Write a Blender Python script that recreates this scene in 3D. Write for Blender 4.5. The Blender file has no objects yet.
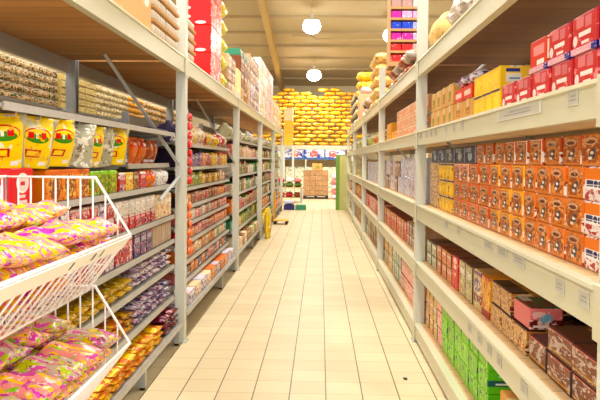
import bpy, bmesh, math, random
from mathutils import Vector, Matrix
R = random.Random(7)
C = bpy.context.scene.collection
PI = math.pi

# ------------------------------------------------------------------ render look
sc = bpy.context.scene
sc.view_settings.view_transform = 'Standard'
sc.view_settings.look = 'None'
sc.view_settings.gamma = 1.0
sc.view_settings.use_curve_mapping = False
sc.view_settings.exposure = 0.0

# ------------------------------------------------------------------ materials
def srgb(c):
    return tuple((v/12.92 if v <= .04045 else ((v+.055)/1.055)**2.4) for v in [x/255 for x in c]) + (1,)

def nn(nt, typ, **kw):
    n = nt.nodes.new(typ)
    for k, v in kw.items():
        setattr(n, k, v)
    return n

def math_(nt, op, a, b=None, c=None):
    n = nn(nt, 'ShaderNodeMath', operation=op)
    for i, v in enumerate((a, b, c)):
        if v is None: continue
        if isinstance(v, (int, float)): n.inputs[i].default_value = v
        else: nt.links.new(v, n.inputs[i])
    return n.outputs[0]

def mixc(nt, fac, a, b):
    n = nn(nt, 'ShaderNodeMix', data_type='RGBA')
    for i, v in ((0, fac), (6, a), (7, b)):
        if isinstance(v, (int, float)): n.inputs[i].default_value = v
        elif isinstance(v, tuple): n.inputs[i].default_value = v
        else: nt.links.new(v, n.inputs[i])
    return n.outputs[2]

def face_group():
    g = bpy.data.node_groups.new('FaceUV', 'ShaderNodeTree')
    for s, t in (('U', 'NodeSocketFloat'), ('V', 'NodeSocketFloat'), ('UV', 'NodeSocketVector'), ('Front', 'NodeSocketFloat'),
                 ('End', 'NodeSocketFloat'), ('Top', 'NodeSocketFloat'), ('Rand', 'NodeSocketFloat')):
        g.interface.new_socket(s, in_out='OUTPUT', socket_type=t)
    tc = nn(g, 'ShaderNodeTexCoord')
    n = nn(g, 'ShaderNodeSeparateXYZ'); g.links.new(tc.outputs['Normal'], n.inputs[0])
    p = nn(g, 'ShaderNodeSeparateXYZ'); g.links.new(tc.outputs['Generated'], p.inputs[0])
    oi = nn(g, 'ShaderNodeObjectInfo')
    fr = math_(g, 'GREATER_THAN', math_(g, 'ABSOLUTE', n.outputs[0]), .6)
    en = math_(g, 'GREATER_THAN', math_(g, 'ABSOLUTE', n.outputs[1]), .6)
    tp = math_(g, 'GREATER_THAN', math_(g, 'ABSOLUTE', n.outputs[2]), .6)
    # u: y on front and top faces, x on end faces ; v: z on the sides, x on top
    def lerp(f, a, b):
        m = nn(g, 'ShaderNodeMix', data_type='FLOAT')
        g.links.new(f, m.inputs[0]); g.links.new(a, m.inputs[2]); g.links.new(b, m.inputs[3])
        return m.outputs[0]
    u = lerp(en, p.outputs[1], p.outputs[0]); v = lerp(tp, p.outputs[2], p.outputs[0])
    cb = nn(g, 'ShaderNodeCombineXYZ'); g.links.new(u, cb.inputs[0]); g.links.new(v, cb.inputs[1])
    o = nn(g, 'NodeGroupOutput')
    for i, s in enumerate((u, v, cb.outputs[0], fr, en, tp, oi.outputs['Random'])):
        g.links.new(s, o.inputs[i])
    return g
FACE = face_group()

def newmat(name, rough=.5, spec=.4, metal=0.):
    m = bpy.data.materials.new(name); m.use_nodes = True
    nt = m.node_tree; b = nt.nodes['Principled BSDF']
    b.inputs['Roughness'].default_value = rough
    b.inputs['Metallic'].default_value = metal
    b.inputs['Specular IOR Level'].default_value = spec
    return m, nt, b

FINE = 'gred gwhitepurple gblue gcream gorange gyel ggreen gbrown gpink gteal gwhite mint lime mauve coral sage beige redletter carton_pink carton_orange rose peach'.split()
MATS = {}
def plain(name, rgb, rough=.5, spec=.4, metal=0., var=.05, scale=6):
    if name in MATS: return MATS[name]
    m, nt, b = newmat(name, rough, spec, metal)
    tc = nn(nt, 'ShaderNodeTexCoord'); nz = nn(nt, 'ShaderNodeTexNoise')
    nz.inputs['Scale'].default_value = scale; nz.inputs['Detail'].default_value = 4
    nt.links.new(tc.outputs['Object'], nz.inputs['Vector'])
    c = srgb(rgb); lo = tuple(x*(1-var*2) for x in c[:3])+(1,); hi = tuple(min(1, x*(1+var)) for x in c[:3])+(1,)
    nt.links.new(mixc(nt, nz.outputs['Fac'], lo, hi), b.inputs['Base Color'])
    MATS[name] = m
    return m

def pack(name, base, layers=(), rough=.4, jit=.10):
    """printed packaging: layers are ('r',u0,u1,v0,v1,col[,face]) ('e',cu,cv,ru,rv,col[,face])
       ('n',scale,thresh,col[,face]) ('w',scale,thresh,col) on 0..1 face coordinates"""
    if name in MATS: return MATS[name]
    m, nt, b = newmat(name, rough, .4)
    g = nn(nt, 'ShaderNodeGroup'); g.node_tree = FACE
    U, V, UV, FR, EN, TP, RN = g.outputs[:7]
    face = {'f': FR, 'e': EN, 't': TP}
    off = nn(nt, 'ShaderNodeVectorMath', operation='ADD')
    sv = nn(nt, 'ShaderNodeCombineXYZ')
    nt.links.new(math_(nt, 'MULTIPLY', RN, 37.), sv.inputs[2]); nt.links.new(math_(nt, 'MULTIPLY', RN, 3.), sv.inputs[0])
    nt.links.new(UV, off.inputs[0]); nt.links.new(sv.outputs[0], off.inputs[1])
    col = srgb(base)
    layers = list(layers)
    nf = [L for L in layers if L[0] == 'n']
    if name.startswith('print_') and len(nf) >= 2 and rough < .6 and name[6:] in FINE:
        dk = tuple(int(x*.28) for x in base); lt = tuple(min(255, int(x*.35+168)) for x in base)
        layers += [('r', .14, .86, .62, .80, lt, 'f'), ('n', 13, .60, dk, 'f'), ('n', 17, .66, (250, 246, 236), 'f'), ('r', 0, .05, 0, 1, dk, 'f')]
    for L in layers:
        k = L[0]
        if k == 'r':
            _, u0, u1, v0, v1, cc = L[:6]; fc = L[6] if len(L) > 6 else None
            mk = math_(nt, 'MULTIPLY', math_(nt, 'COMPARE', U, (u0+u1)/2, (u1-u0)/2), math_(nt, 'COMPARE', V, (v0+v1)/2, (v1-v0)/2))
        elif k == 'e':
            _, cu, cv, ru, rv, cc = L[:6]; fc = L[6] if len(L) > 6 else None
            s = nn(nt, 'ShaderNodeVectorMath', operation='SUBTRACT'); s.inputs[1].default_value = (cu, cv, 0)
            nt.links.new(UV, s.inputs[0])
            d = nn(nt, 'ShaderNodeVectorMath', operation='DIVIDE'); d.inputs[1].default_value = (ru, rv, 1)
            nt.links.new(s.outputs[0], d.inputs[0])
            l = nn(nt, 'ShaderNodeVectorMath', operation='LENGTH'); nt.links.new(d.outputs[0], l.inputs[0])
            mk = math_(nt, 'LESS_THAN', l.outputs['Value'], 1.)
        else:
            _, s_, th, cc = L[:4]; fc = L[4] if len(L) > 4 else None
            if k == 'n':
                t = nn(nt, 'ShaderNodeTexNoise'); t.inputs['Detail'].default_value = 2
                t.inputs['Distortion'].default_value = .6
                out = t.outputs['Fac']
            else:
                t = nn(nt, 'ShaderNodeTexWave'); t.inputs['Distortion'].default_value = 9
                t.inputs['Detail'].default_value = 2; t.inputs['Detail Scale'].default_value = 1.2
                out = t.outputs['Fac']
            t.inputs['Scale'].default_value = s_
            nt.links.new(off.outputs[0], t.inputs['Vector'])
            mk = math_(nt, 'GREATER_THAN', out, th)
        if fc: mk = math_(nt, 'MULTIPLY', mk, face[fc])
        col = mixc(nt, mk, col, srgb(cc))
    hs = nn(nt, 'ShaderNodeHueSaturation'); hs.inputs['Saturation'].default_value = 1.12
    nt.links.new(math_(nt, 'ADD', math_(nt, 'MULTIPLY', RN, 2*jit), 1-jit), hs.inputs['Value'])
    if isinstance(col, tuple): hs.inputs['Color'].default_value = col
    else: nt.links.new(col, hs.inputs['Color'])
    nt.links.new(hs.outputs[0], b.inputs['Base Color'])
    MATS[name] = m
    return m

# ------------------------------------------------------------------ mesh helpers
class MB:
    def __init__(s): s.bm = bmesh.new()
    def box(s, x0, x1, y0, y1, z0, z1, bev=0., M=None):
        r = bmesh.ops.create_cube(s.bm, size=1)
        vs = r['verts']
        for v in vs:
            v.co = Vector(((x0+x1)/2+v.co.x*(x1-x0), (y0+y1)/2+v.co.y*(y1-y0), (z0+z1)/2+v.co.z*(z1-z0)))
        if bev:
            es = list({e for v in vs for e in v.link_edges})
            r = bmesh.ops.bevel(s.bm, geom=es, offset=bev, segments=1, affect='EDGES')
            vs = list({v for f in r['faces'] for v in f.verts} | {v for v in vs if v.is_valid})
        if M is not None:
            for v in vs: v.co = M @ v.co
        return s
    def tube(s, pts, r, n=8, closed=False):
        pts = [Vector(p) for p in pts]; rings = []
        N = len(pts); up0 = None
        for i, p in enumerate(pts):
            if closed: t = (pts[(i+1) % N]-pts[i-1])
            else: t = pts[min(i+1, N-1)]-pts[max(i-1, 0)]
            t.normalize()
            up = Vector((0, 0, 1)) if abs(t.z) < .9 else Vector((0, 1, 0))
            if up0 is not None and abs(up0.dot(t)) < .95: up = up0
            a = t.cross(up).normalized(); b_ = a.cross(t).normalized(); up0 = b_
            rings.append([s.bm.verts.new(p+a*math.cos(2*PI*k/n)*r+b_*math.sin(2*PI*k/n)*r) for k in range(n)])
        rr = range(N) if closed else range(N-1)
        for i in rr:
            A, B = rings[i], rings[(i+1) % N]
            for k in range(n): s.bm.faces.new((A[k], A[(k+1) % n], B[(k+1) % n], B[k]))
        if not closed:
            s.bm.faces.new(rings[0][::-1]); s.bm.faces.new(rings[-1])
        return s
    def lathe(s, prof, c=(0, 0, 0), n=14, cap=True):
        rings = [[s.bm.verts.new((c[0]+r*math.cos(2*PI*k/n), c[1]+r*math.sin(2*PI*k/n), c[2]+z)) for k in range(n)] for r, z in prof]
        for A, B in zip(rings, rings[1:]):
            for k in range(n): s.bm.faces.new((A[k], A[(k+1) % n], B[(k+1) % n], B[k]))
        if cap:
            s.bm.faces.new(rings[0][::-1]); s.bm.faces.new(rings[-1])
        return s
    def prism(s, poly, axis, a, b):
        def P(u, v, t): return {'y': (u, t, v), 'x': (t, u, v), 'z': (u, v, t)}[axis]
        A = [s.bm.verts.new(P(u, v, a)) for u, v in poly]; B = [s.bm.verts.new(P(u, v, b)) for u, v in poly]
        n = len(poly)
        for k in range(n): s.bm.faces.new((A[k], A[(k+1) % n], B[(k+1) % n], B[k]))
        s.bm.faces.new(A[::-1]); s.bm.faces.new(B)
        return s
    def mesh(s, name, mat, smooth=False):
        bmesh.ops.recalc_face_normals(s.bm, faces=s.bm.faces)
        me = bpy.data.meshes.new(name); s.bm.to_mesh(me); s.bm.free()
        me.materials.append(mat)
        if smooth:
            for p in me.polygons: p.use_smooth = True
        return me

def link(name, me, parent=None, loc=(0, 0, 0), rot=(0, 0, 0)):
    o = bpy.data.objects.new(name, me); C.objects.link(o)
    o.location = loc; o.rotation_euler = rot
    if parent is not None: o.parent = parent
    return o
def tag(o, label, cat, group=None):
    o['label'] = label; o['category'] = cat
    if group: o['group'] = group
    return o
def empty(name, label, cat, loc=(0, 0, 0), rot=(0, 0, 0), group=None):
    o = bpy.data.objects.new(name, None); C.objects.link(o); o.location = loc; o.rotation_euler = rot
    o.empty_display_size = .05
    return tag(o, label, cat, group)
def struct(name, mb, mat, label=None, smooth=False):
    o = link(name, mb.mesh(name, mat, smooth)); o['kind'] = 'structure'
    if label: o['label'] = label
    return o

MESH = {}
def box_mesh(w, h, d, mat):
    k = ('box', round(w, 3), round(h, 3), round(d, 3), mat.name)
    if k not in MESH:
        MESH[k] = MB().box(-d/2, d/2, -w/2, w/2, 0, h, min(.006, .05*h)).mesh('box', mat)
    return MESH[k]

def pillow(w, d, t, mat, seed=0, nx=12, ny=12, wr=.18):
    """lying pillow bag: d along x, w along y, t thick; crimped seams at the two y ends"""
    k = ('pil', round(w, 3), round(d, 3), round(t, 3), mat.name, seed)
    if k in MESH: return MESH[k]
    r = random.Random(seed*31+5)
    ph = [r.uniform(0, 6) for _ in range(6)]
    bm = bmesh.new(); top = []; bot = []
    for i in range(nx+1):
        a = -1+2*i/nx; ra = []; rb = []
        for j in range(ny+1):
            b = -1+2*j/ny
            f = max(0, 1-abs(a)**3.2)**.6*max(0, 1-abs(b)**3.2)**.75
            wv = 1+wr*(math.sin(3.1*a+ph[0])*math.sin(3.7*b+ph[1])+.5*math.sin(6*a+ph[2]+3*b))
            x = a*d/2*(1-.05*math.cos(b*1.5+ph[3])*0-.04*abs(b)); y = b*w/2*(1-.03*math.sin(2*a+ph[4])**2)
            h = t/2*f
            edge = (i in (0, nx) or j in (0, ny))
            zt = t/2+h*wv; zb = t/2-h
            if edge:
                z = t/2+.06*t*math.sin(9*a+ph[5])*math.cos(7*b); v = bm.verts.new((x, y, z)); ra.append(v); rb.append(v)
            else:
                ra.append(bm.verts.new((x, y, zt))); rb.append(bm.verts.new((x, y, zb)))
        top.append(ra); bot.append(rb)
    for i in range(nx):
        for j in range(ny):
            bm.faces.new((top[i][j], top[i+1][j], top[i+1][j+1], top[i][j+1]))
            q = (bot[i][j], bot[i][j+1], bot[i+1][j+1], bot[i+1][j])
            try: bm.faces.new(q)
            except ValueError: pass
    bmesh.ops.recalc_face_normals(bm, faces=bm.faces)
    me = bpy.data.meshes.new('bag'); bm.to_mesh(me); bm.free(); me.materials.append(mat)
    for p in me.polygons: p.use_smooth = True
    MESH[k] = me
    return me

def pouch(w, h, d, mat, seed=0):
    """upright stand-up pouch: thin crimped top, gusseted bottom; w along y, d along x"""
    k = ('pou', round(w, 3), round(h, 3), round(d, 3), mat.name, seed)
    if k in MESH: return MESH[k]
    r = random.Random(seed*17+3); ph = [r.uniform(0, 6) for _ in range(4)]
    bm = bmesh.new(); rings = []
    n = 8
    for i, v in enumerate((0, .04, .2, .42, .62, .8, .9, .93, 1.)):
        th = d/2*(max(.06, math.sin(PI*min(1, (1-v)*.75+.12)))) if v < .9 else d*.05
        if v == 0: th = d*.40
        ww = w/2*(.94 if v in (0,) else 1-.05*math.sin(PI*v))
        ring = []
        for kx in range(4*n):
            a = 2*PI*kx/(4*n); ca, sa = math.cos(a), math.sin(a)
            e = .75
            x = math.copysign(abs(sa)**(1.1), sa)*th*(1+.12*math.sin(5*v+ph[0]+3*ca)); y = math.copysign(abs(ca)**e, ca)*ww
            if v >= .9: x += .12*d*math.sin(4*ca+ph[1])
            ring.append(bm.verts.new((x, y, v*h)))
        rings.append(ring)
    for A, B in zip(rings, rings[1:]):
        for q in range(4*n): bm.faces.new((A[q], A[(q+1) % (4*n)], B[(q+1) % (4*n)], B[q]))
    bm.faces.new(rings[0][::-1]); bm.faces.new(rings[-1])
    bmesh.ops.recalc_face_normals(bm, faces=bm.faces)
    me = bpy.data.meshes.new('pouch'); bm.to_mesh(me); bm.free(); me.materials.append(mat)
    for p in me.polygons: p.use_smooth = True
    MESH[k] = me
    return me

def jar_meshes(dia, h, mat, lidmat):
    k = ('jar', round(dia, 3), round(h, 3), mat.name, lidmat.name)
    if k not in MESH:
        r = dia/2
        a = MB().lathe([(r*.86, 0), (r, .05*h), (r, .72*h), (r*.82, .80*h), (r*.80, .83*h)]).mesh('jar_body', mat, True)
        b = MB().lathe([(r*.86, .80*h), (r*.88, .82*h), (r*.88, .97*h), (r*.80, h)]).mesh('jar_lid', lidmat, True)
        MESH[k] = (a, b)
    return MESH[k]

ORD = ('first second third fourth fifth sixth seventh eighth ninth tenth eleventh twelfth thirteenth fourteenth fifteenth sixteenth '
       'seventeenth eighteenth nineteenth').split()
TENS = {2: 'twent', 3: 'thirt', 4: 'fort', 5: 'fift', 6: 'sixt', 7: 'sevent', 8: 'eight', 9: 'ninet'}
def ordw(n):
    if n < 20: return ORD[n-1]
    t, u = divmod(n, 10)
    if n >= 100: return 'farther'
    return TENS[t]+('ieth' if u == 0 else 'y-'+ORD[u-1])
def rown(r, n):
    if n == 1: return ''
    if r == 0: return 'bottom'
    if r == n-1: return 'top'
    return {1: 'second', 2: 'third', 3: 'fourth', 4: 'fifth'}[r]
COUNT = {}
def mklabel(look, row, where):
    k = (look, row, where); COUNT[k] = COUNT.get(k, 0)+1
    return f"{look}, {ordw(COUNT[k])} from the camera, " + (f"{row} row, " if row else '') + where

def run(name, looks, cat, where, side, y0, y1, z0, w, h, d, rows=1, deep=1, xf=None, gap=.006, shape='box', row0=0, nrows=None,
        tilt=0., wob=1., skip=0., group=None, order=None, tall=0., child=None):
    """fill y0..y1 of one shelf with single items. looks = [(material, words), ...]"""
    if xf is None: xf = .955 if side > 0 else -1.30
    n = max(1, int((y1-y0+gap)/(w+gap)))
    step = (y1-y0)/n
    nr = nrows or rows
    grp = group or (f"{cat}s on the {where}")
    for q in range(deep):
        for r in range(rows):
            for i in range(n):
                if skip and r == rows-1 and R.random() < skip: continue
                mi = (order(i, r) if order else R.randrange(len(looks)))
                mat, look = looks[mi % len(looks)]
                hh = h*(1-tall*R.random()) if (rows == 1 or r == rows-1) else h
                hh = round(hh/.01)*.01 if tall else hh
                y = y0+step*(i+.5)+R.uniform(-.2, .2)*max(0, step-w-.002)
                x = xf+side*(d/2+q*(d+.01))+R.uniform(0, .006)*side*wob
                z = z0+.0015+r*(h+.0015)
                rn = rown(row0+r, nr)
                if deep > 1: rn = (rn+' '+('front' if q == 0 else 'back')).strip()
                lab = mklabel(look, rn, where)
                rz = R.uniform(-.012, .012)*wob
                if shape == 'box':
                    o = link(name, box_mesh(w, hh, d, mat), None, (x, y, z), (0, 0, rz))
                elif shape == 'bag':
                    o = link(name, pillow(w, d, h, mat, R.randrange(3)), None, (x, y, z), (0, 0, rz*4))
                elif shape == 'pouch':
                    o = link(name, pouch(w, hh, d, mat, R.randrange(3)), None, (x, y, z), (0, 0, rz*4))
                elif shape == 'jar':
                    a, b = jar_meshes(w, h, mat, looks[0][2] if len(looks[0]) > 2 else M_LIDW)
                    o = link(name, a, None, (x, y, z)); link('lid', b, o)
                if tilt and shape in ('pouch',): o.rotation_euler[1] = -side*tilt
                tag(o, lab, cat, grp)
                if child: child(o, w, hh, d, side)

def jarlooks(): pass
M_LIDW = plain('lid_cream', (235, 225, 190), .5)

# ------------------------------------------------------------------ setting materials
def floor_mat():
    m, nt, b = newmat('floor_tile', .45, .3)
    tc = nn(nt, 'ShaderNodeTexCoord'); s = nn(nt, 'ShaderNodeSeparateXYZ'); nt.links.new(tc.outputs['Object'], s.inputs[0])
    T = .248
    def line(sock, off, wd):
        f = math_(nt, 'FRACT', math_(nt, 'DIVIDE', math_(nt, 'ADD', sock, off), T))
        return math_(nt, 'LESS_THAN', f, wd/T)
    lx = line(s.outputs[0], 40*T-.051, .0075); ly = line(s.outputs[1], 40*T-.200, .0050)
    def cell(sock, off): return math_(nt, 'FLOOR', math_(nt, 'DIVIDE', math_(nt, 'ADD', sock, off), T))
    cb = nn(nt, 'ShaderNodeCombineXYZ'); nt.links.new(cell(s.outputs[0], 40*T-.051), cb.inputs[0]); nt.links.new(cell(s.outputs[1], 40*T-.2), cb.inputs[1])
    wn = nn(nt, 'ShaderNodeTexWhiteNoise', noise_dimensions='2D'); nt.links.new(cb.outputs[0], wn.inputs['Vector'])
    base = mixc(nt, wn.outputs['Value'], srgb((216, 196, 156)), srgb((226, 208, 168)))
    nz = nn(nt, 'ShaderNodeTexNoise'); nz.inputs['Scale'].default_value = 1.2; nt.links.new(tc.outputs['Object'], nz.inputs['Vector'])
    base = mixc(nt, math_(nt, 'MULTIPLY', nz.outputs['Fac'], .2), base, srgb((200, 178, 136)))
    col = mixc(nt, ly, base, srgb((168, 148, 108)))
    col = mixc(nt, lx, col, srgb((92, 80, 54)))
    nt.links.new(col, b.inputs['Base Color'])
    return m
def wood_mat(name, a, bcol, plank=.14):
    m, nt, b = newmat(name, .62, .25)
    tc = nn(nt, 'ShaderNodeTexCoord'); s = nn(nt, 'ShaderNodeSeparateXYZ'); nt.links.new(tc.outputs['Object'], s.inputs[0])
    fy = math_(nt, 'DIVIDE', s.outputs[1], plank)
    cellv = math_(nt, 'FLOOR', fy); seam = math_(nt, 'LESS_THAN', math_(nt, 'FRACT', fy), .045)
    wn = nn(nt, 'ShaderNodeTexWhiteNoise', noise_dimensions='1D'); nt.links.new(cellv, wn.inputs['W'])
    mp = nn(nt, 'ShaderNodeMapping'); mp.inputs['Scale'].default_value = (1.5, 22, 10); nt.links.new(tc.outputs['Object'], mp.inputs['Vector'])
    nz = nn(nt, 'ShaderNodeTexNoise'); nz.inputs['Scale'].default_value = 1.6; nz.inputs['Detail'].default_value = 5
    nt.links.new(mp.outputs[0], nz.inputs['Vector'])
    f = math_(nt, 'ADD', math_(nt, 'MULTIPLY', wn.outputs['Value'], .55), math_(nt, 'MULTIPLY', nz.outputs['Fac'], .55))
    col = mixc(nt, f, srgb(a), srgb(bcol))
    col = mixc(nt, math_(nt, 'MULTIPLY', seam, .6), col, srgb(tuple(int(x*.4) for x in a)))
    nt.links.new(col, b.inputs['Base Color'])
    return m
M_FLOOR = floor_mat()
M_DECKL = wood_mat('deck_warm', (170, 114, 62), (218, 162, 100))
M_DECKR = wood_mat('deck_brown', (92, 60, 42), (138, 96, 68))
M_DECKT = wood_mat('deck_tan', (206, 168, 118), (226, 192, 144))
M_CREAM = plain('cream_steel', (206, 203, 174), .34, .5, var=.03, scale=3)
M_POST = plain('post_steel', (212, 213, 200), .36, .5, var=.03, scale=3)
M_GALV = plain('galvanised', (176, 178, 176), .4, .5, var=.08, scale=9)
M_SHELF = plain('grey_shelf', (160, 158, 150), .4, .5, var=.04)
M_RAIL = plain('price_rail', (176, 172, 162), .35, .5, var=.08, scale=14)
M_WIRE = plain('white_wire', (252, 252, 252), .3, .5, var=.01)
M_DARK = plain('dark_rubber', (44, 36, 30), .7)
M_PANEL = plain('back_panel', (150, 140, 122), .6)
M_ROOF = plain('roof_sheet', (184, 170, 142), .6, .3, var=.06, scale=1.2)
M_PURLIN = plain('purlin_steel', (172, 152, 116), .55)
M_RAFTER = plain('rafter_steel', (186, 160, 112), .5)
M_WALL = plain('wall_cream', (226, 214, 184), .7)
M_CARD = plain('cardboard', (205, 160, 106), .75, .2, var=.07, scale=10)
M_CARDL = plain('cardboard_light', (224, 190, 140), .75, .2, var=.06, scale=10)
M_TAPE = plain('tape', (226, 200, 150), .3)
M_WHITE = plain('white_card', (252, 252, 250), .5, var=.02)
M_BLACKP = plain('black_plastic', (40, 40, 46), .5)
M_YPAINT = plain('yellow_paint', (236, 180, 60), .45)
M_TAG = pack('tag_paper', (208, 206, 190), [('r', .04, .96, .06, .94, (184, 182, 170)), ('r', .2, .8, .30, .40, (146, 144, 142)), ('r', .2, .7, .55, .66, (150, 148, 146))], .5, .05)

# ------------------------------------------------------------------ the building
ZR = lambda y: 5.80+1.6+3.44-.14*y    # underside of the roof sheets (slopes down to the back)
struct('floor', MB().box(-13, 13, -7, 37, -.06, 0), M_FLOOR, 'cream square floor tiles with dark grout')
def slab(y0, y1, t0=.0, t1=.05, x0=-13, x1=13):
    m = MB(); P = [(y0, ZR(y0)+t0), (y1, ZR(y1)+t0), (y1, ZR(y1)+t1), (y0, ZR(y0)+t1)]
    return m.prism(P, 'x', x0, x1)
struct('ceiling', slab(-7, 37), M_ROOF, 'beige metal roof sheets')
struct('wall_back', MB().box(-13, 13, 36.4, 36.6, 0, ZR(36.4)), M_WALL)
struct('wall_left', MB().box(-13, -12.8, -7, 36.4, 0, 7), M_WALL)
struct('wall_right', MB().box(12.8, 13, -7, 36.4, 0, 7), M_WALL)
for i, y in enumerate((34.6, 32.8, 31.0, 29.2, 27.4, 25.6, 23.8, 22., 20.2, 18.4, 16.6, 14.8, 13, 11.2)):
    z = ZR(y)
    struct(f'trim_{i+1}', MB().prism([(y-.03, z-.10), (y+.03, z-.10), (y+.03, z-.09), (y-.015, z-.09), (y-.015, z), (y-.03, z)], 'x', -12.8, 12.8), M_PURLIN)
for i, x in enumerate((-2.1, 6.0)):
    m = MB()
    for a, b, w in ((-.62, -.60, .11), (-.60, -.22, .008), (-.22, -.20, .11)):
        P = [(6, ZR(6)+a), (36.3, ZR(36.3)+a), (36.3, ZR(36.3)+b), (6, ZR(6)+b)]
        m.prism(P, 'x', x-w, x+w)
    struct(f'trim_{20+i}', m, M_RAFTER)
    struct(f'trim_{24+i}', MB().box(x-.11, x+.11, 35.9, 36.3, 0, ZR(36.)-.2), M_RAFTER)
m = MB(); zc = 6.58
m.tube([(-1.2, 26.9, zc+.15), (-.45, 26.9, zc+.15), (-.2, 26.9, zc), (9, 26.9, zc)], .04, 8)
tag(link('conduit_pipe', m.mesh('conduit_pipe', M_PURLIN)), 'thin bent conduit pipe running along under the roof between the two lamps', 'pipe')

# ------------------------------------------------------------------ lamps
M_EMIT, nt, b = newmat('lamp_glow'); b.inputs['Emission Color'].default_value = (1, .95, .82, 1); b.inputs['Emission Strength'].default_value = 16
M_LAMPH = plain('lamp_housing', (214, 214, 210), .3, .6)
LAMPS = [(-.36, 24.3), (-.33, 31), (2.72, 25.3), (-.3, 17), (-.3, 10), (-.3, 3.5), (-.3, -3), (5.5, 10), (5.5, 1), (-6, 1), (-4.2, 7.5), (-6, 18), (6, 18), (-6, 28), (6, 28)]
LLAB = {0: 'round glowing high-bay lamp hanging over the aisle, nearer and higher of the two', 1: 'round glowing high-bay lamp over the far end of the aisle, just above the yellow sacks',
        2: 'high-bay lamp partly hidden behind the stack of colourful trays on the right rack'}
for i, (x, y) in enumerate(LAMPS):
    z = ZR(y)-.95
    o = empty('high_bay_lamp', LLAB.get(i, 'round high-bay lamp hanging from the roof outside the picture'), 'lamp', (x, y, z), group='high-bay lamps under the roof')
    link('shade', MB().lathe([(.04, .42), (.08, .41), (.20, .36), (.30, .28), (.285, .28), (.19, .35), (.07, .39)], cap=False).mesh('shade', M_LAMPH, True), o)
    link('bulb', MB().lathe([(.02, .37), (.16, .33), (.29, .23), (.34, .10), (.32, -.03), (.22, -.13), (.09, -.18), (.02, -.19)]).mesh('bulb', M_EMIT, True), o)  # bulb shaped oversize so that it includes the bloom around the lamp
    link('ballast', MB().box(-.05, .05, -.05, .05, .42, .56, .01).mesh('ballast', M_LAMPH), o)
    link('hanger', MB().tube([(0, 0, .56), (0, 0, .95)], .010).mesh('hanger', M_PURLIN), o)
    L = bpy.data.lights.new('lamp_light', 'AREA'); L.shape = 'DISK'; L.size = .6
    L.energy = 260 if y < 20 else 150; L.color = (1, .975, .90)
    lo = bpy.data.objects.new('lamp_light', L); C.objects.link(lo); lo.parent = o; lo.location = (0, 0, -.30)

# ------------------------------------------------------------------ pallet racks
LV = {'top': (2.342, 2.48), 'upper': (1.738, 1.86), 'middle': (1.085, 1.22), 'lower': (.595, .72), 'bottom': (.04, .17)}
POSTR = [1.955, 5.8, 9.5, 13.2, 16.9, 20.6]
POSTL = [1.30, 5.65, 9.35, 13.05, 16.75, 20.45]
def cprof(x, y, sx):            # channel upright: web faces the aisle
    w, d, t = .0425, .085, .006
    return [(x, y-w), (x+sx*d, y-w), (x+sx*d, y-w+.02), (x+sx*(d-t), y-w+.02), (x+sx*(d-t), y-w+t), (x+sx*t, y-w+t), (x+sx*t, y+w-t),
            (x+sx*(d-t), y+w-t), (x+sx*(d-t), y+w-.02), (x+sx*d, y+w-.02), (x+sx*d, y+w), (x, y+w)]
def rack(side, posts, levels, label, zts, deck_under):
    xf = .85*1.0 if side > 0 else -1.17
    xb = xf+side*1.05
    o = empty('pallet_rack', label, 'rack', (xf+side*.5, posts[0], 0))
    org = Vector(o.location)
    def put(name, mb, mat, par=o, smooth=False):
        ob = link(name, mb.mesh(name, mat, smooth), par)
        # geometry is written in world space; cancel the chain of parent offsets
        ob.location = -org if par is o else (0, 0, 0)
        return ob
    for pi, y in enumerate(posts):
        zt = zts[min(pi, len(zts)-1)]
        for x, sx in ((xf, side), (xb, -side)):
            p = put('post', MB().prism(cprof(x, y, sx), 'z', 0.008, zt), M_POST if x == xf else M_GALV)
            xx = x+sx*.04
            put('foot_plate', MB().box(xx-.06, xx+.06, y-.065, y+.065, 0, .008), M_GALV, p)
        z = .25; s = 1
        xa, xc = xf+side*.06, xb-side*.06
        if side < 0: z, s = .57, -1
        while z < (zt-.9 if side > 0 else 1.0):
            put('brace', MB().tube([(xa if s > 0 else xc, y, z), (xc if s > 0 else xa, y, z+.86)], .014, 6), M_GALV); z += .86; s = -s
    for y0, y1 in zip(posts, posts[1:]):
        for lv in levels:
            z0, z1 = LV[lv]
            for x, sx in ((xf, side), (xb, -side)):
                a, c = y0+.045, y1-.045
                # box beam with a rolled lip along its top edge and a bottom return
                P = [(x+sx*.004, z0), (x+sx*.05, z0), (x+sx*.05, z1-.002), (x-sx*.004, z1), (x-sx*.006, z1-.014), (x+sx*.004, z1-.018)]
                bm_ = put('beam', MB().prism(P, 'y', a, c), M_CREAM if x == xf else M_GALV)
                if x == xf:
                    for yy, s2 in ((a, 1), (c, -1)):
                        put('beam_connector', MB().box(min(x-sx*.008, x+sx*.002), max(x-sx*.008, x+sx*.002), min(yy-s2*.05, yy+s2*.02), max(yy-s2*.05, yy+s2*.02), z0-.03, z1+.01, .002), M_CREAM, bm_)
                    if side > 0 and y0 < 3:
                        for (yt, wt, fz) in TAGS.get(lv, ()):
                            put('price_tag', MB().box(x+.0002, x+.0038, yt-wt/2, yt+wt/2, z0+(z1-z0)*fz-.027, z0+(z1-z0)*fz+.027), M_TAG, bm_)
            xs = sorted((xf+side*.051, xb-side*.051))
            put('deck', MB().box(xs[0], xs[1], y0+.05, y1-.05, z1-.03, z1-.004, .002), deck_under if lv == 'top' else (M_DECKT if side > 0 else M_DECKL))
    return o, put
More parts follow.
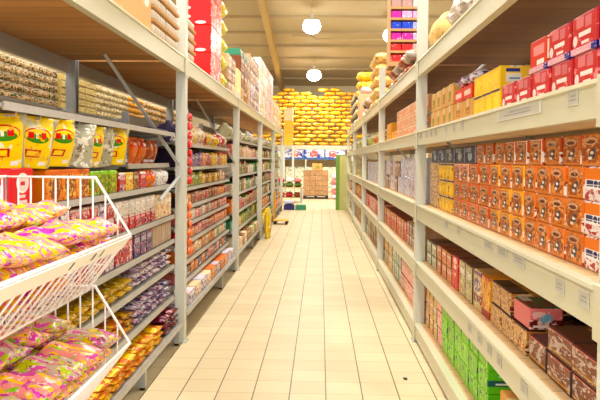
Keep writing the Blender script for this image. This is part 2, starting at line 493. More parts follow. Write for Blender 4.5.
TAGS = {'upper': [(5.58, .14, .66), (5.28, .07, .66), (5.05, .07, .66), (4.85, .07, .66), (4.45, .07, .66), (4.2, .07, .66), (3.95, .07, .66), (2.85, .62, .66), (2.23, .09, .66)],
        'middle': [(2.11, .085, .58), (2.32, .085, .58), (2.8, .17, .72), (3.05, .17, .72), (3.3, .17, .72), (4.0, .08, .7), (4.4, .08, .7)],
        'lower': [(2.7, .09, .55), (3.07, .08, .55), (3.25, .08, .55), (3.45, .08, .55), (3.68, .08, .55)]}
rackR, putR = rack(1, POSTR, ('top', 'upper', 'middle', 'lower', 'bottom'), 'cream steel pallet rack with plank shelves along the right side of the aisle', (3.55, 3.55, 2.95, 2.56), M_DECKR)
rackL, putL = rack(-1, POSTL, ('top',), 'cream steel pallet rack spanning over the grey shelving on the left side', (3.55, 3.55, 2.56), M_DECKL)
# knee braces from the left posts up under the plank deck
for y in POSTL[1:]:
    putL('knee_brace', MB().tube([(-1.222, y-.062, 1.55), (-1.66, y-.70, 2.40)], .017, 4), M_GALV)
putL('side_brace', MB().tube([(-1.216, 5.60, 1.455), (-1.222, 4.93, 1.285)], .016, 4), M_GALV)

# ------------------------------------------------------------------ packaging prints
def P2(nm, base, a, b=None, th=(.55, .62), sc=(5, 9), extra=(), rough=.38):
    L = [('n', sc[0], th[0], a)]
    if b: L.append(('n', sc[1], th[1], b))
    return pack(nm, base, L+list(extra), rough)
K = {}
BROWN = (96, 44, 16); CREAM = (246, 226, 190)
def mug(nm, base, edge=None, side_white=True):
    L = [('n', 5, .60, (214, 150, 96), 'f'), ('e', .54, .48, .45, .46, (150, 74, 30), 'f'), ('n', 3.4, .54, (206, 122, 60), 'f'), ('n', 6, .60, (226, 160, 100), 'f'), ('e', .56, .76, .32, .12, (206, 160, 130), 'f'),
         ('e', .56, .74, .22, .06, (100, 48, 26), 'f'), ('e', .50, .34, .15, .12, (60, 58, 66), 'f'), ('e', .42, .46, .10, .10, (70, 66, 72), 'f'), ('e', .50, .40, .08, .05, (236, 226, 216), 'f'), ('e', .58, .24, .10, .05, (230, 214, 206), 'f'),
         ('n', 11, .66, (240, 214, 176), 'f'), ('r', 0, 1, 0, .10, (206, 130, 78), 'f')]
    if edge: L += [('r', 0, .10, 0, 1, edge, 'f'), ('r', 0, 1, .92, 1, edge, 'f')]
    L += [('r', 0, 1, .0, .46, (240, 226, 214), 'e'), ('n', 6, .56, (168, 70, 60), 'e'), ('r', 0, 1, .5, 1, base, 'e'), ('r', .1, .92, .40, .62, (244, 240, 240), 'e'), ('r', .16, .86, .44, .58, (40, 44, 84), 'e')]
    return pack(nm, base, L, .35, .08)
K['mug'] = mug('print_mug_orange', (228, 112, 34)); K['mugy'] = mug('print_mug_yellow', (246, 168, 20), (250, 180, 24))
K['mugr'] = mug('print_mug_red', (224, 90, 40), (230, 96, 44)); K['mugw'] = mug('print_mug_pale', (214, 84, 50), (246, 236, 226)); K['mugd'] = mug('print_mug_dark', (188, 74, 26))
K['turned'] = pack('print_turned', (236, 126, 40), [('r', 0, 1, 0, .34, (240, 226, 224), 'f'), ('n', 6, .52, (176, 74, 70), 'f'), ('r', 0, 1, .62, 1, (236, 126, 40), 'f'), ('r', 0, 1, .34, .62, (246, 240, 240), 'f'),
                   ('r', .10, .34, .40, .58, (36, 40, 90), 'f'), ('e', .46, .50, .10, .10, (36, 40, 90), 'f'), ('r', .58, .90, .42, .60, (48, 52, 100), 'f'), ('r', .12, .9, .46, .48, (246, 240, 240), 'f')], .35, .06)
K['red'] = pack('print_red', (196, 22, 34), [('n', 5, .60, (232, 150, 150), 'f'), ('e', .5, .66, .36, .28, (196, 40, 40), 'f'), ('r', .22, .46, .62, .9, (206, 120, 128), 'f'), ('r', .52, .82, .66, .94, (214, 128, 132), 'f'),
                ('r', .24, .72, .42, .54, (246, 230, 226), 'f'), ('r', .3, .6, .22, .30, (246, 224, 220), 'f'), ('e', .86, .36, .09, .14, (240, 220, 220), 'f'), ('r', 0, 1, 0, .16, (224, 176, 186), 'f'), ('r', 0, .16, 0, .12, (48, 46, 140), 'f'), ('r', .12, .8, .3, .36, (236, 200, 190), 'e')])
K['redw'] = pack('print_red_pale', (214, 60, 50), [('r', 0, 1, 0, 1, (232, 214, 190), 'e'), ('n', 7, .55, (150, 70, 50), 'e'), ('r', .2, .8, .5, .8, (226, 150, 150), 'f'), ('r', .2, .6, .2, .35, (246, 232, 226), 'f'), ('r', 0, 1, 0, .14, (224, 176, 186), 'f'), ('r', 0, .18, 0, .12, (48, 46, 140), 'f')])
K['yellow'] = pack('print_yellow', (250, 204, 26), [('n', 4, .62, (252, 226, 120), 'f'), ('r', .15, .85, .3, .8, (252, 222, 96), 'f'), ('n', 10, .64, (226, 170, 40), 'f'), ('r', .2, .62, .74, .88, (40, 54, 130), 'e'), ('r', .2, .66, .3, .68, (240, 236, 214), 'e'), ('r', .3, .62, .44, .5, (70, 140, 200), 'e'), ('r', 0, 1, 0, .05, (60, 60, 110), 'f')])
K['carton'] = pack('print_carton', (214, 164, 104), [('r', 0, 1, .47, .53, (226, 188, 136), 't'), ('r', .3, .7, .35, .65, (176, 124, 74), 'f'), ('r', .34, .66, .42, .48, (214, 164, 104), 'f'), ('n', 3, .64, (226, 180, 124)), ('r', .35, .65, .4, .6, (166, 136, 90), 'e')], .75)
K['cartong'] = pack('print_carton_green', (216, 170, 112), [('e', .45, .5, .2, .22, (150, 140, 80), 'f'), ('r', .25, .75, .2, .28, (170, 130, 84), 'f'), ('r', 0, 1, .47, .53, (232, 196, 146), 't')], .75)
K['cartonp'] = pack('print_carton_pink', (238, 190, 152), [('r', .1, .9, .2, .8, (230, 160, 126), 'f'), ('n', 7, .58, (246, 216, 190), 'f'), ('r', 0, 1, .9, 1, (250, 226, 204), 'f'), ('n', 9, .66, (200, 80, 66), 'f')], .6)
K['cartono'] = pack('print_carton_orange', (240, 176, 92), [('n', 6, .57, (250, 214, 140), 'f'), ('n', 9, .62, (214, 110, 50), 'f')], .6)
K['navy'] = pack('print_navy', (30, 34, 66), [('e', .5, .42, .2, .26, (170, 190, 200), 'f'), ('r', .4, .95, .66, .92, (150, 160, 180), 'f'), ('n', 5, .6, (70, 90, 60), 'f'), ('r', 0, .04, 0, 1, (160, 150, 190), 'f'), ('n', 7, .64, (90, 110, 80), 'f')])
K['ypack'] = pack('print_ypack', (240, 186, 30), [('n', 4, .58, (150, 90, 26), 'f'), ('n', 8, .64, (250, 236, 190), 'f'), ('r', 0, 1, .86, 1, (60, 62, 110)), ('e', .5, .4, .3, .25, (250, 206, 60), 'f')])
K['tanpack'] = pack('print_tanpack', (206, 170, 124), [('n', 5, .55, (132, 84, 52), 'f'), ('n', 9, .62, (244, 226, 196), 'f')])
K['choc'] = pack('print_choc', (126, 70, 44), [('n', 3.2, .54, (190, 166, 152), 'f'), ('n', 6, .58, (100, 40, 24), 'f'), ('n', 9, .64, (226, 216, 206), 'f'), ('r', 0, 1, .92, 1, (236, 130, 120), 'f'), ('r', 0, 1, .16, .22, (190, 140, 60), 'f'), ('r', 0, 1, 0, .12, (96, 48, 30), 'f'), ('r', 0, 1, 0, 1, (74, 24, 26), 't'), ('r', .2, .8, .4, .55, (206, 150, 110), 't'), ('r', 0, 1, 0, 1, (46, 34, 34), 'e'), ('e', .6, .6, .2, .3, (220, 220, 220), 'e')])
K['meat'] = pack('print_meat', (226, 130, 130), [('r', 0, 1, 0, .45, (96, 22, 26), 'e'), ('e', .5, .5, .2, .22, (120, 170, 190), 'e'), ('n', 4, .54, (240, 190, 180), 'e'), ('r', .1, .9, .12, .22, (236, 220, 210), 'e'), ('r', 0, 1, 0, 1, (40, 90, 60), 't'), ('n', 4, .52, (120, 30, 34), 't'), ('r', .6, .95, .1, .4, (230, 232, 236), 't')])
K['cocoa'] = pack('print_cocoa', (186, 130, 82), [('r', 0, 1, 0, .4, (110, 50, 36), 'e'), ('n', 5, .56, (226, 200, 160), 'e'), ('r', .2, .8, .12, .26, (236, 222, 200), 'e'), ('w', 2.2, .62, (222, 184, 130), 'f'), ('n', 5, .60, (140, 78, 44), 'f'), ('n', 9, .62, (232, 210, 176), 'f'), ('r', 0, 1, 0, 1, (60, 26, 22), 't'), ('r', .1, .9, .3, .5, (200, 150, 60), 't')])
K['plum'] = pack('print_plum', (196, 170, 124), [('e', .5, .62, .42, .2, (110, 84, 130), 'f'), ('r', 0, 1, .2, .4, (116, 40, 50), 'f'), ('n', 8, .58, (236, 216, 180), 'f'), ('r', 0, 1, .88, 1, (120, 70, 110)), ('r', .2, .8, .3, .6, (206, 150, 50), 't')])
K['saff'] = pack('print_saffron', (238, 164, 50), [('n', 5, .58, (190, 60, 36), 'f'), ('n', 8, .62, (250, 226, 150), 'f'), ('r', 0, 1, 0, .2, (160, 40, 40), 'f')])
K['biege'] = pack('print_beige', (206, 186, 134), [('n', 5, .56, (164, 130, 76), 'f'), ('n', 9, .62, (240, 226, 188), 'f'), ('r', 0, 1, 0, 1, (92, 60, 50), 't')])
K['redlet'] = pack('print_redletter', (214, 46, 44), [('e', .5, .84, .3, .10, (246, 220, 210), 'f'), ('r', .25, .75, .6, .72, (246, 220, 210), 'f'), ('r', .3, .7, .4, .5, (240, 200, 190), 'f'), ('n', 6, .6, (236, 130, 110), 'f'), ('r', 0, 1, 0, 1, (110, 30, 50), 't')])
K['coral'] = pack('print_coral', (232, 140, 96), [('n', 5, .56, (206, 80, 56), 'f'), ('n', 8, .6, (248, 206, 150), 'f'), ('r', 0, 1, .9, 1, (250, 190, 60), 'f'), ('r', 0, 1, 0, 1, (110, 34, 40), 't')])
K['sage'] = pack('print_sage', (206, 200, 160), [('n', 5, .58, (150, 150, 100), 'f'), ('n', 8, .62, (246, 238, 216), 'f'), ('r', 0, .1, 0, 1, (246, 244, 236), 'f'), ('r', 0, 1, 0, 1, (90, 70, 70), 't')])
K['dark'] = pack('print_dark', (52, 34, 32), [('n', 3, .55, (96, 30, 34)), ('n', 5, .62, (40, 80, 56)), ('n', 9, .68, (214, 190, 120))])
K['green'] = pack('print_green', (120, 196, 40), [('n', 3, .58, (150, 216, 60), 'f'), ('n', 6, .63, (170, 176, 100), 'f'), ('r', .60, .80, .60, .80, (20, 74, 66), 'f'), ('w', 1.3, .93, (196, 246, 110), 'f'), ('n', 5, .66, (60, 120, 30), 'f'), ('r', 0, 1, 0, 1, (90, 190, 40), 'e'), ('r', 0, 1, .34, .6, (14, 88, 84), 'e'), ('r', .15, .85, .40, .48, (220, 236, 226), 'e'), ('r', .2, .8, .72, .8, (150, 226, 190), 'e')])
K['peach'] = pack('print_peach', (240, 200, 130), [('n', 4, .56, (238, 150, 126), 'f'), ('n', 7, .62, (248, 226, 160), 'f'), ('e', .6, .66, .12, .1, (206, 34, 40), 'f'), ('n', 10, .68, (150, 80, 40), 'f')])
K['rose'] = pack('print_rose', (240, 176, 160), [('w', 1.6, .72, (250, 220, 206), 'f'), ('e', .5, .7, .12, .1, (206, 34, 50), 'f'), ('n', 6, .62, (214, 120, 150), 'f'), ('r', 0, 1, 0, 1, (150, 30, 40), 't')])
K['lilac'] = pack('print_lilac', (216, 206, 214), [('n', 4, .56, (160, 142, 180), 'f'), ('n', 7, .6, (240, 226, 206), 'f'), ('n', 9, .66, (206, 120, 130), 'f'), ('r', 0, 1, .88, 1, (206, 208, 236))], .3)
K['bluew'] = pack('print_bluewhite', (206, 210, 226), [('n', 4, .56, (110, 116, 176), 'f'), ('n', 8, .6, (246, 240, 236), 'f'), ('n', 9, .67, (190, 110, 120), 'f'), ('r', 0, 1, 0, 1, (206, 212, 240), 't')], .3)
K['mint'] = pack('print_mint', (206, 216, 190), [('n', 4, .56, (120, 166, 130), 'f'), ('n', 7, .6, (240, 238, 216), 'f'), ('r', 0, 1, 0, 1, (40, 90, 60), 't')])
K['lime'] = pack('print_lime', (216, 214, 110), [('n', 4, .56, (160, 180, 60), 'f'), ('n', 7, .6, (244, 232, 180), 'f')])
K['mauve'] = pack('print_mauve', (196, 160, 130), [('n', 4, .55, (140, 90, 84), 'f'), ('n', 7, .6, (236, 206, 176), 'f'), ('r', 0, 1, .86, 1, (120, 60, 60), 'f')])
K['toil'] = pack('print_wrap', (236, 226, 230), [('n', 3, .52, (196, 60, 110)), ('n', 5, .58, (90, 130, 100)), ('e', .5, .5, .2, .3, (90, 70, 150)), ('n', 7, .62, (250, 240, 240))], .25)
K['redbox'] = pack('print_redbox', (226, 48, 34), [('r', .15, .85, .3, .7, (250, 220, 206), 'f'), ('n', 6, .62, (236, 110, 80), 'f'), ('r', .2, .8, .35, .6, (250, 226, 210), 'e')])
# left side
K['gred'] = pack('print_gred', (196, 20, 32), [('n', 3, .58, (244, 226, 226), 'f'), ('n', 4, .62, (60, 50, 110), 'f'), ('r', 0, 1, .86, 1, (236, 226, 220), 'f')])
K['gwp'] = pack('print_gwhitepurple', (226, 216, 226), [('n', 3, .54, (84, 64, 140), 'f'), ('n', 4, .60, (196, 36, 60), 'f'), ('n', 8, .64, (246, 240, 240), 'f')])
K['gblue'] = pack('print_gblue', (60, 54, 110), [('n', 5, .56, (226, 120, 160), 'f'), ('n', 8, .62, (240, 230, 236), 'f')])
K['ggrey'] = pack('print_ggrey', (178, 156, 136), [('r', .3, .36, 0, 1, (150, 126, 106), 'f'), ('n', 3, .6, (196, 176, 154), 'f')], .6)
K['gcream'] = pack('print_gcream', (240, 216, 176), [('n', 5, .58, (206, 90, 50), 'f'), ('n', 8, .64, (250, 240, 216), 'f')])
K['gorange'] = pack('print_gorange', (232, 116, 30), [('n', 5, .56, (250, 190, 80), 'f'), ('n', 8, .62, (160, 40, 20), 'f'), ('n', 9, .68, (250, 236, 210), 'f')])
K['gyel'] = pack('print_gyel', (250, 206, 40), [('n', 4, .58, (216, 60, 40), 'f'), ('n', 8, .64, (252, 236, 150), 'f')])
K['ggreen'] = pack('print_ggreen', (110, 160, 50), [('n', 5, .56, (206, 60, 40), 'f'), ('n', 8, .60, (226, 220, 120), 'f')])
K['gbrown'] = pack('print_gbrown', (130, 70, 34), [('n', 5, .56, (210, 150, 60), 'f'), ('n', 8, .62, (60, 26, 16), 'f')])
K['gpink'] = pack('print_gpink', (236, 140, 140), [('n', 5, .56, (250, 220, 200), 'f'), ('n', 8, .62, (200, 40, 60), 'f')])
K['gteal'] = pack('print_gteal', (70, 140, 110), [('n', 5, .56, (210, 220, 170), 'f'), ('n', 8, .62, (30, 70, 60), 'f')])
K['gwhite'] = pack('print_gwhite', (240, 234, 224), [('n', 5, .60, (190, 180, 190), 'f'), ('n', 8, .66, (206, 60, 50), 'f')])
K['bigred'] = pack('print_bigred', (222, 20, 34), [('e', .5, .62, .28, .26, (250, 236, 232), 'f'), ('e', .5, .62, .22, .2, (244, 216, 214), 'f'), ('r', .4, .6, .56, .66, (200, 40, 50), 'f'), ('r', .3, .62, .24, .32, (248, 220, 220), 'f'), ('r', .3, .7, .10, .18, (248, 220, 220), 'f'), ('n', 3, .64, (240, 160, 60), 'e')])
K['snack'] = pack('print_snack', (236, 130, 40), [('e', .55, .5, .42, .46, (150, 76, 30), 'f'), ('n', 8, .55, (236, 190, 110), 'f'), ('r', 0, 1, .84, 1, (230, 110, 30), 'f'), ('n', 12, .64, (90, 40, 16), 'f')])
K['herb'] = pack('print_herb', (96, 130, 40), [('n', 6, .54, (180, 206, 60), 'f'), ('n', 8, .6, (200, 60, 40), 'f'), ('r', 0, 1, .84, 1, (140, 200, 60), 'f')])
K['noodle'] = pack('print_noodlebag', (216, 112, 36), [('n', 2.6, .52, (250, 196, 20)), ('n', 6, .62, (250, 220, 120)), ('n', 7, .66, (130, 50, 20))], .28)
K['noodley'] = pack('print_noodlebag_yellow', (250, 200, 10), [('r', .05, .35, 0, 1, (214, 110, 40)), ('n', 6, .63, (240, 150, 40)), ('n', 8, .68, (250, 240, 200))], .25)
K['noodleb'] = pack('print_noodlebag_brown', (140, 74, 30), [('n', 3.5, .55, (232, 176, 36)), ('n', 8, .64, (226, 190, 130))], .28)
K['purplebag'] = pack('print_purplebag', (96, 84, 130), [('n', 4, .52, (226, 216, 226)), ('n', 7, .62, (206, 70, 90))], .28)
K['darkplum'] = pack('print_darkplum', (92, 22, 44), [('n', 4, .6, (214, 196, 200)), ('n', 6, .62, (190, 50, 50))], .3)
K['gold'] = pack('print_gold', (206, 166, 70), [('n', 4, .58, (246, 226, 150)), ('n', 7, .62, (116, 76, 24))], .25)
K['wmix'] = pack('print_wmix', (226, 216, 214), [('n', 4, .57, (120, 96, 140)), ('n', 7, .62, (170, 120, 110)), ('n', 8, .66, (250, 246, 246))], .3)
K['candy'] = pack('print_candy', (250, 206, 36), [('w', 1.0, .62, (242, 150, 180)), ('n', 4, .57, (248, 178, 150)), ('n', 3.2, .60, (218, 84, 186)), ('n', 6, .65, (130, 206, 40)), ('n', 9, .64, (250, 238, 236)), ('n', 12, .69, (140, 70, 60))], .25, .05)
K['candy2'] = pack('print_candy_pink', (246, 164, 160), [('w', 1.1, .56, (250, 208, 20)), ('n', 3.8, .58, (222, 96, 190)), ('n', 5, .64, (130, 210, 40)), ('n', 8, .62, (250, 230, 226)), ('n', 12, .68, (150, 76, 60))], .25, .05)
K['candy3'] = pack('print_candy_grey', (206, 190, 170), [('w', 1.0, .62, (226, 110, 186)), ('n', 3.6, .56, (190, 206, 50)), ('n', 4, .60, (250, 206, 20)), ('n', 7, .62, (240, 230, 230)), ('n', 10, .64, (120, 84, 70))], .25, .05)  # grey base paints the lower basket's shading into the bag colour
K['pasta'] = pack('print_pastabag', (250, 214, 14), [('n', 3, .60, (236, 232, 200), 'f'), ('e', .52, .66, .30, .15, (214, 40, 30), 'f'), ('e', .52, .65, .28, .13, (250, 214, 40), 'f'), ('e', .52, .60, .24, .09, (70, 140, 50), 'f'), ('r', .30, .42, .60, .72, (220, 30, 30), 'f'), ('r', .46, .52, .60, .70, (246, 236, 210), 'f'), ('r', .58, .70, .60, .72, (220, 30, 30), 'f'), ('r', .30, .62, .22, .38, (204, 30, 26), 'f'), ('r', .35, .57, .25, .35, (250, 220, 20), 'f'), ('r', .66, .82, .06, .14, (240, 236, 230), 'f'), ('r', .88, 1, 0, 1, (176, 170, 140), 'f'),
                 ('r', .05, .3, .05, .16, (240, 240, 240), 'f'), ('n', 6, .64, (240, 170, 30), 'f'), ('r', 0, .12, 0, 1, (190, 184, 160), 'f')], .22)
K['clear'] = pack('print_clearbag', (176, 172, 150), [('n', 4, .56, (226, 222, 206)), ('n', 7, .60, (120, 110, 90)), ('n', 9, .64, (244, 240, 226))], .18)
K['orangebag'] = pack('print_orangebag', (222, 104, 40), [('r', .1, .9, .66, .9, (214, 50, 36), 'f'), ('r', .3, .6, .72, .82, (246, 226, 220), 'f'), ('n', 6, .6, (236, 160, 90)), ('r', 0, .08, 0, 1, (240, 200, 160), 'f')], .25)
K['brownbag'] = pack('print_brownbag', (166, 76, 40), [('n', 5, .6, (216, 150, 100)), ('r', .1, .9, .1, .2, (230, 226, 226), 'f')], .28)
K['violet'] = pack('print_violet', (50, 36, 70), [('n', 6, .62, (210, 200, 226), 'f'), ('r', .2, .8, .1, .3, (236, 232, 240), 'f')], .3)
K['jarherb'] = pack('print_jarherb', (226, 196, 150), [('n', 4, .52, (70, 90, 50)), ('n', 7, .6, (190, 90, 70))], .3)
K['jarbeige'] = pack('print_jarbeige', (226, 206, 156), [('n', 4, .55, (160, 130, 80)), ('n', 7, .6, (250, 240, 206))], .3)
K['jaror'] = pack('print_jarorange', (236, 170, 60), [('n', 4, .55, (206, 110, 30)), ('n', 7, .6, (250, 220, 140))], .3)
K['jarbr'] = pack('print_jarbrown', (206, 166, 110), [('n', 4, .55, (150, 90, 60)), ('n', 7, .6, (240, 216, 170))], .3)
K['rice'] = pack('print_ricesack', (236, 180, 40), [('n', 2, .54, (206, 136, 22)), ('n', 4, .60, (252, 236, 150)), ('n', 6, .64, (150, 92, 24))], .5)  # dark brown blotches paint shadow into the sack colour
K['ricel'] = pack('print_ricesack_pale', (250, 216, 74), [('n', 2.4, .56, (226, 160, 36)), ('n', 7, .66, (170, 110, 30)), ('n', 5, .60, (254, 246, 190))], .5)  # paler sack, its brown blotches are painted-in shadow too
K['stripe'] = pack('print_stripe', (226, 200, 130), [('n', 4, .56, (246, 232, 180), 'f'), ('n', 7, .62, (170, 136, 80), 'f'), ('r', 0, 1, 0, .18, (130, 100, 60), 'f')], .5)
def W(*ks): return [(K[k], w) for k, w in ks]

# ------------------------------------------------------------------ right rack, first bay
zt, zu, zm, zl, zb = [LV[k][1]-.004 for k in ('top', 'upper', 'middle', 'lower', 'bottom')]
def carton_child(o, w, h, d, side):
    link('tape', tape_mesh(w, h, d), o)
def tape_mesh(w, h, d):
    k = ('tape', round(w, 3), round(h, 3), round(d, 3))
    if k not in MESH: MESH[k] = MB().box(-d/2-.001, d/2+.001, -.024, .024, h-.05, h+.001).mesh('tape', M_TAPE)
    return MESH[k]
def lip_child(o, w, h, d, side):
    k = ('lip', round(w, 3), round(h, 3), round(d, 3))
    if k not in MESH:
        MESH[k] = MB().box(-d/2-.003, d/2+.003, -w/2-.0025, w/2+.0025, .001, .024).mesh('tray_lip', pack('print_traylip', (224, 170, 182), [('r', 0, .2, 0, 1, (46, 44, 140)), ('n', 7, .6, (246, 226, 226), 'f')], .5))
    link('tray_lip', MESH[k], o)
s = 'right rack upper shelf'
run('tea_box', W(('red', 'red printed box')), 'box', s, 1, 2.03, 3.48, zu, .230, .143, .30, 1, row0=0, nrows=2, gap=.009, child=lip_child)
run('tea_box', W(('red', 'red printed box'), ('redw', 'red box with pale end')), 'box', s, 1, 2.03, 3.04, zu+.145, .230, .143, .30, 1, row0=1, nrows=2, gap=.009, order=lambda i, r: 1 if i == 3 else 0, child=lip_child)
run('biscuit_box', W(('yellow', 'yellow printed box')), 'box', s, 1, 3.51, 4.12, zu, .145, .130, .18, 1, row0=0, nrows=2)
run('biscuit_box', W(('yellow', 'yellow printed box')), 'box', s, 1, 3.53, 4.12, zu+.132, .185, .130, .18, 1, row0=1, nrows=2)
run('carton', W(('carton', 'brown cardboard carton')), 'carton', s, 1, 4.13, 4.72, zu, .285, .150, .30, 1, row0=0, nrows=2, child=carton_child)
run('carton', W(('redbox', 'flat red carton')), 'carton', s, 1, 4.15, 4.70, zu+.153, .265, .085, .28, 1, child=None)
run('diaper_pack', W(('toil', 'shiny pink white pack')), 'pack', s, 1, 4.17, 4.70, zu+.241, .25, .10, .26, 1, shape='bag')
run('carton', W(('cartong', 'cardboard carton with emblem')), 'carton', s, 1, 4.75, 5.68, zu, .225, .155, .30, 2, child=carton_child)
s = 'right rack middle shelf'
H = .122
run('coffee_box', W(('turned', 'orange box turned sideways')), 'box', s, 1, 2.01, 2.385, zm, .18, H, .2, 3, nrows=4)
run('coffee_box', W(('mug', 'orange mug box')), 'box', s, 1, 2.39, 3.08, zm, .166, H, .2, 3, nrows=4)
run('coffee_box', W(('mugy', 'yellow mug box'), ('mug', 'orange mug box')), 'box', s, 1, 3.085, 3.70, zm, .196, H, .2, 3, nrows=4, order=lambda i, r: 1 if (i+r) % 4 == 3 else 0)
run('coffee_box', W(('mugr', 'red-orange mug box'), ('mugw', 'pale-edged mug box')), 'box', s, 1, 3.705, 4.70, zm, .240, H, .2, 3, nrows=4, order=lambda i, r: 1 if r == 2 and i > 1 else 0)
run('coffee_box', W(('mugd', 'dark orange mug box'), ('mugw', 'pale-edged mug box')), 'box', s, 1, 2.02, 4.02, zm+3*(H+.0015), .18, H-.006, .2, 1, row0=3, nrows=4, order=lambda i, r: 1 if i in (4, 5, 6) else 0)
run('coffee_tin_box', W(('navy', 'dark blue box')), 'box', s, 1, 4.04, 5.60, zm+3*(H+.0015), .30, H-.012, .2, 1, row0=3, nrows=4)
run('custard_box', W(('ypack', 'yellow pack with blue top')), 'pack', s, 1, 4.72, 5.28, zm, .13, H, .2, 3, nrows=4)
run('custard_box', W(('tanpack', 'tan brown pack')), 'pack', s, 1, 5.30, 5.70, zm, .19, H, .2, 3, nrows=4)
s = 'right rack lower shelf'
run('chocolate_box', W(('choc', 'brown chocolate box')), 'box', s, 1, 2.17, 2.70, zl, .258, .105, .34, 2, xf=.94)
run('frozen_meal_box', W(('dark', 'dark maroon box')), 'box', s, 1, 2.17, 4.2, zl, .28, .25, .24, 1, xf=1.30)
run('frozen_meal_box', W(('dark', 'dark maroon box')), 'box', s, 1, 4.25, 5.7, zl, .28, .22, .24, 1, xf=1.25)
run('cereal_box', W(('choc', 'dark-ended brown box')), 'box', s, 1, 2.71, 2.94, zl, .21, .115, .28, 1, xf=.94)
run('meat_box', W(('meat', 'flat box picturing pink meat')), 'box', s, 1, 2.95, 3.20, zl+.121, .235, .105, .15, 1, xf=.95)
run('cocoa_box', W(('cocoa', 'swirly cocoa brown box')), 'box', s, 1, 2.96, 3.58, zl, .19, .118, .3, 1, xf=.94, row0=0, nrows=2)
run('cocoa_box', W(('cocoa', 'swirly cocoa brown box')), 'box', s, 1, 3.22, 3.58, zl+.1195, .17, .118, .3, 1, xf=.94, row0=1, nrows=2)
run('cereal_box', W(('saff', 'saffron box'), ('plum', 'tan box with plum emblem')), 'box', s, 1, 3.60, 3.98, zl, .18, .235, .3, 1, xf=.94, order=lambda i, r: i)
run('cereal_box', W(('biege', 'beige speckled box')), 'box', s, 1, 4.0, 4.40, zl, .19, .23, .3, 1, xf=.94)
run('cereal_box', W(('redlet', 'red box with white letters')), 'box', s, 1, 4.42, 4.62, zl, .19, .23, .3, 1, xf=.94)
run('rice_box', W(('coral', 'coral orange box')), 'box', s, 1, 4.64, 5.22, zl, .18, .108, .3, 2, xf=.94)
run('rice_box', W(('sage', 'pale sage box')), 'box', s, 1, 5.24, 5.72, zl, .22, .10, .3, 2, xf=.94)
s = 'right rack bottom shelf'
run('carton', W(('carton', 'low brown carton')), 'carton', s, 1, 2.02, 3.40, zb, .30, .25, .34, 1, xf=.94, child=carton_child)
run('tea_carton', W(('green', 'bright green box')), 'box', s, 1, 3.62, 4.98, zb, .215, .132, .30, 3, xf=.94)
run('sweets_box', W(('rose', 'rosy striped box'), ('peach', 'peach speckled box')), 'box', s, 1, 5.0, 5.72, zb, .17, .132, .3, 3, xf=.94, order=lambda i, r: 0 if i == 0 else 1)

# ------------------------------------------------------------------ right rack, farther bays
BAYS = ['second', 'third', 'fourth', 'fifth']
def bay(n): return POSTR[n]+.07, POSTR[n+1]-.07
def rb(n, lv): return f'right {BAYS[n-1]} bay, {lv} shelf'
a, b = bay(1)
run('carton', W(('cartonp', 'pink printed carton')), 'carton', rb(1, 'upper'), 1, a, a+2.35, zu, .27, .115, .3, 3)
run('carton', W(('cartono', 'amber printed carton')), 'carton', rb(1, 'upper'), 1, a+2.37, b, zu, .27, .13, .3, 2, skip=.4)
run('diaper_pack', W(('bluew', 'blue white pack'), ('lilac', 'lilac pack')), 'pack', rb(1, 'middle'), 1, a, a+1.9, zm, .235, .205, .28, 2)
run('diaper_pack', W(('lilac', 'lilac pack'), ('mauve', 'mauve pack')), 'pack', rb(1, 'middle'), 1, a+1.92, b, zm, .26, .19, .28, 2)
run('jelly_box', W(('mauve', 'mauve brown box')), 'box', rb(1, 'lower'), 1, a, a+1.15, zl, .18, .12, .3, 2, xf=.94)
run('jelly_box', W(('redlet', 'red lettered box'), ('coral', 'coral orange box')), 'box', rb(1, 'lower'), 1, a+1.17, b, zl, .22, .22, .3, 1, xf=.94)
run('soap_box', W(('rose', 'rosy striped box')), 'box', rb(1, 'bottom'), 1, a, a+1.6, zb, .25, .16, .3, 2, xf=.94)
run('soap_box', W(('mint', 'mint green box')), 'box', rb(1, 'bottom'), 1, a+1.62, a+2.5, zb, .21, .19, .3, 2, xf=.94)
run('soap_box', W(('biege', 'beige speckled box'), ('peach', 'peach speckled box')), 'box', rb(1, 'bottom'), 1, a+2.52, b, zb, .25, .18, .3, 2, xf=.94)
a, b = bay(2)
run('crisp_bag', W(('gorange', 'orange bag'), ('gred', 'red bag')), 'bag', rb(2, 'upper'), 1, a, a+2.2, zu, .30, .24, .2, 1, shape='pouch')
run('crisp_bag', W(('lime', 'lime yellow bag')), 'bag', rb(2, 'upper'), 1, a+2.25, b, zu, .30, .26, .2, 1, shape='pouch')
run('diaper_pack', W(('lilac', 'lilac pack'), ('bluew', 'blue white pack')), 'pack', rb(2, 'middle'), 1, a, b, zm, .32, .18, .28, 2)
run('jelly_box', W(('redlet', 'red lettered box'), ('rose', 'rosy striped box')), 'box', rb(2, 'lower'), 1, a, b, zl, .27, .24, .3, 1, xf=.94)
run('soap_box', W(('biege', 'beige speckled box'), ('sage', 'pale sage box'), ('gbrown', 'brown box')), 'box', rb(2, 'bottom'), 1, a, b, zb, .32, .19, .3, 2, xf=.94)
a, b = bay(3)
run('crisp_bag', W(('lime', 'lime yellow bag'), ('sage', 'pale sage bag')), 'bag', rb(3, 'upper'), 1, a, b, zu, .36, .30, .22, 1, shape='pouch')
run('diaper_pack', W(('lime', 'lime yellow pack'), ('biege', 'beige pack')), 'pack', rb(3, 'middle'), 1, a, b, zm, .40, .20, .28, 2)
run('jelly_box', W(('saff', 'saffron box'), ('coral', 'coral orange box')), 'box', rb(3, 'lower'), 1, a, b, zl, .36, .27, .3, 1, xf=.94)
run('soap_box', W(('biege', 'beige speckled box'), ('carton', 'brown carton')), 'box', rb(3, 'bottom'), 1, a, b, zb, .40, .18, .3, 2, xf=.94)
a, b = bay(4)
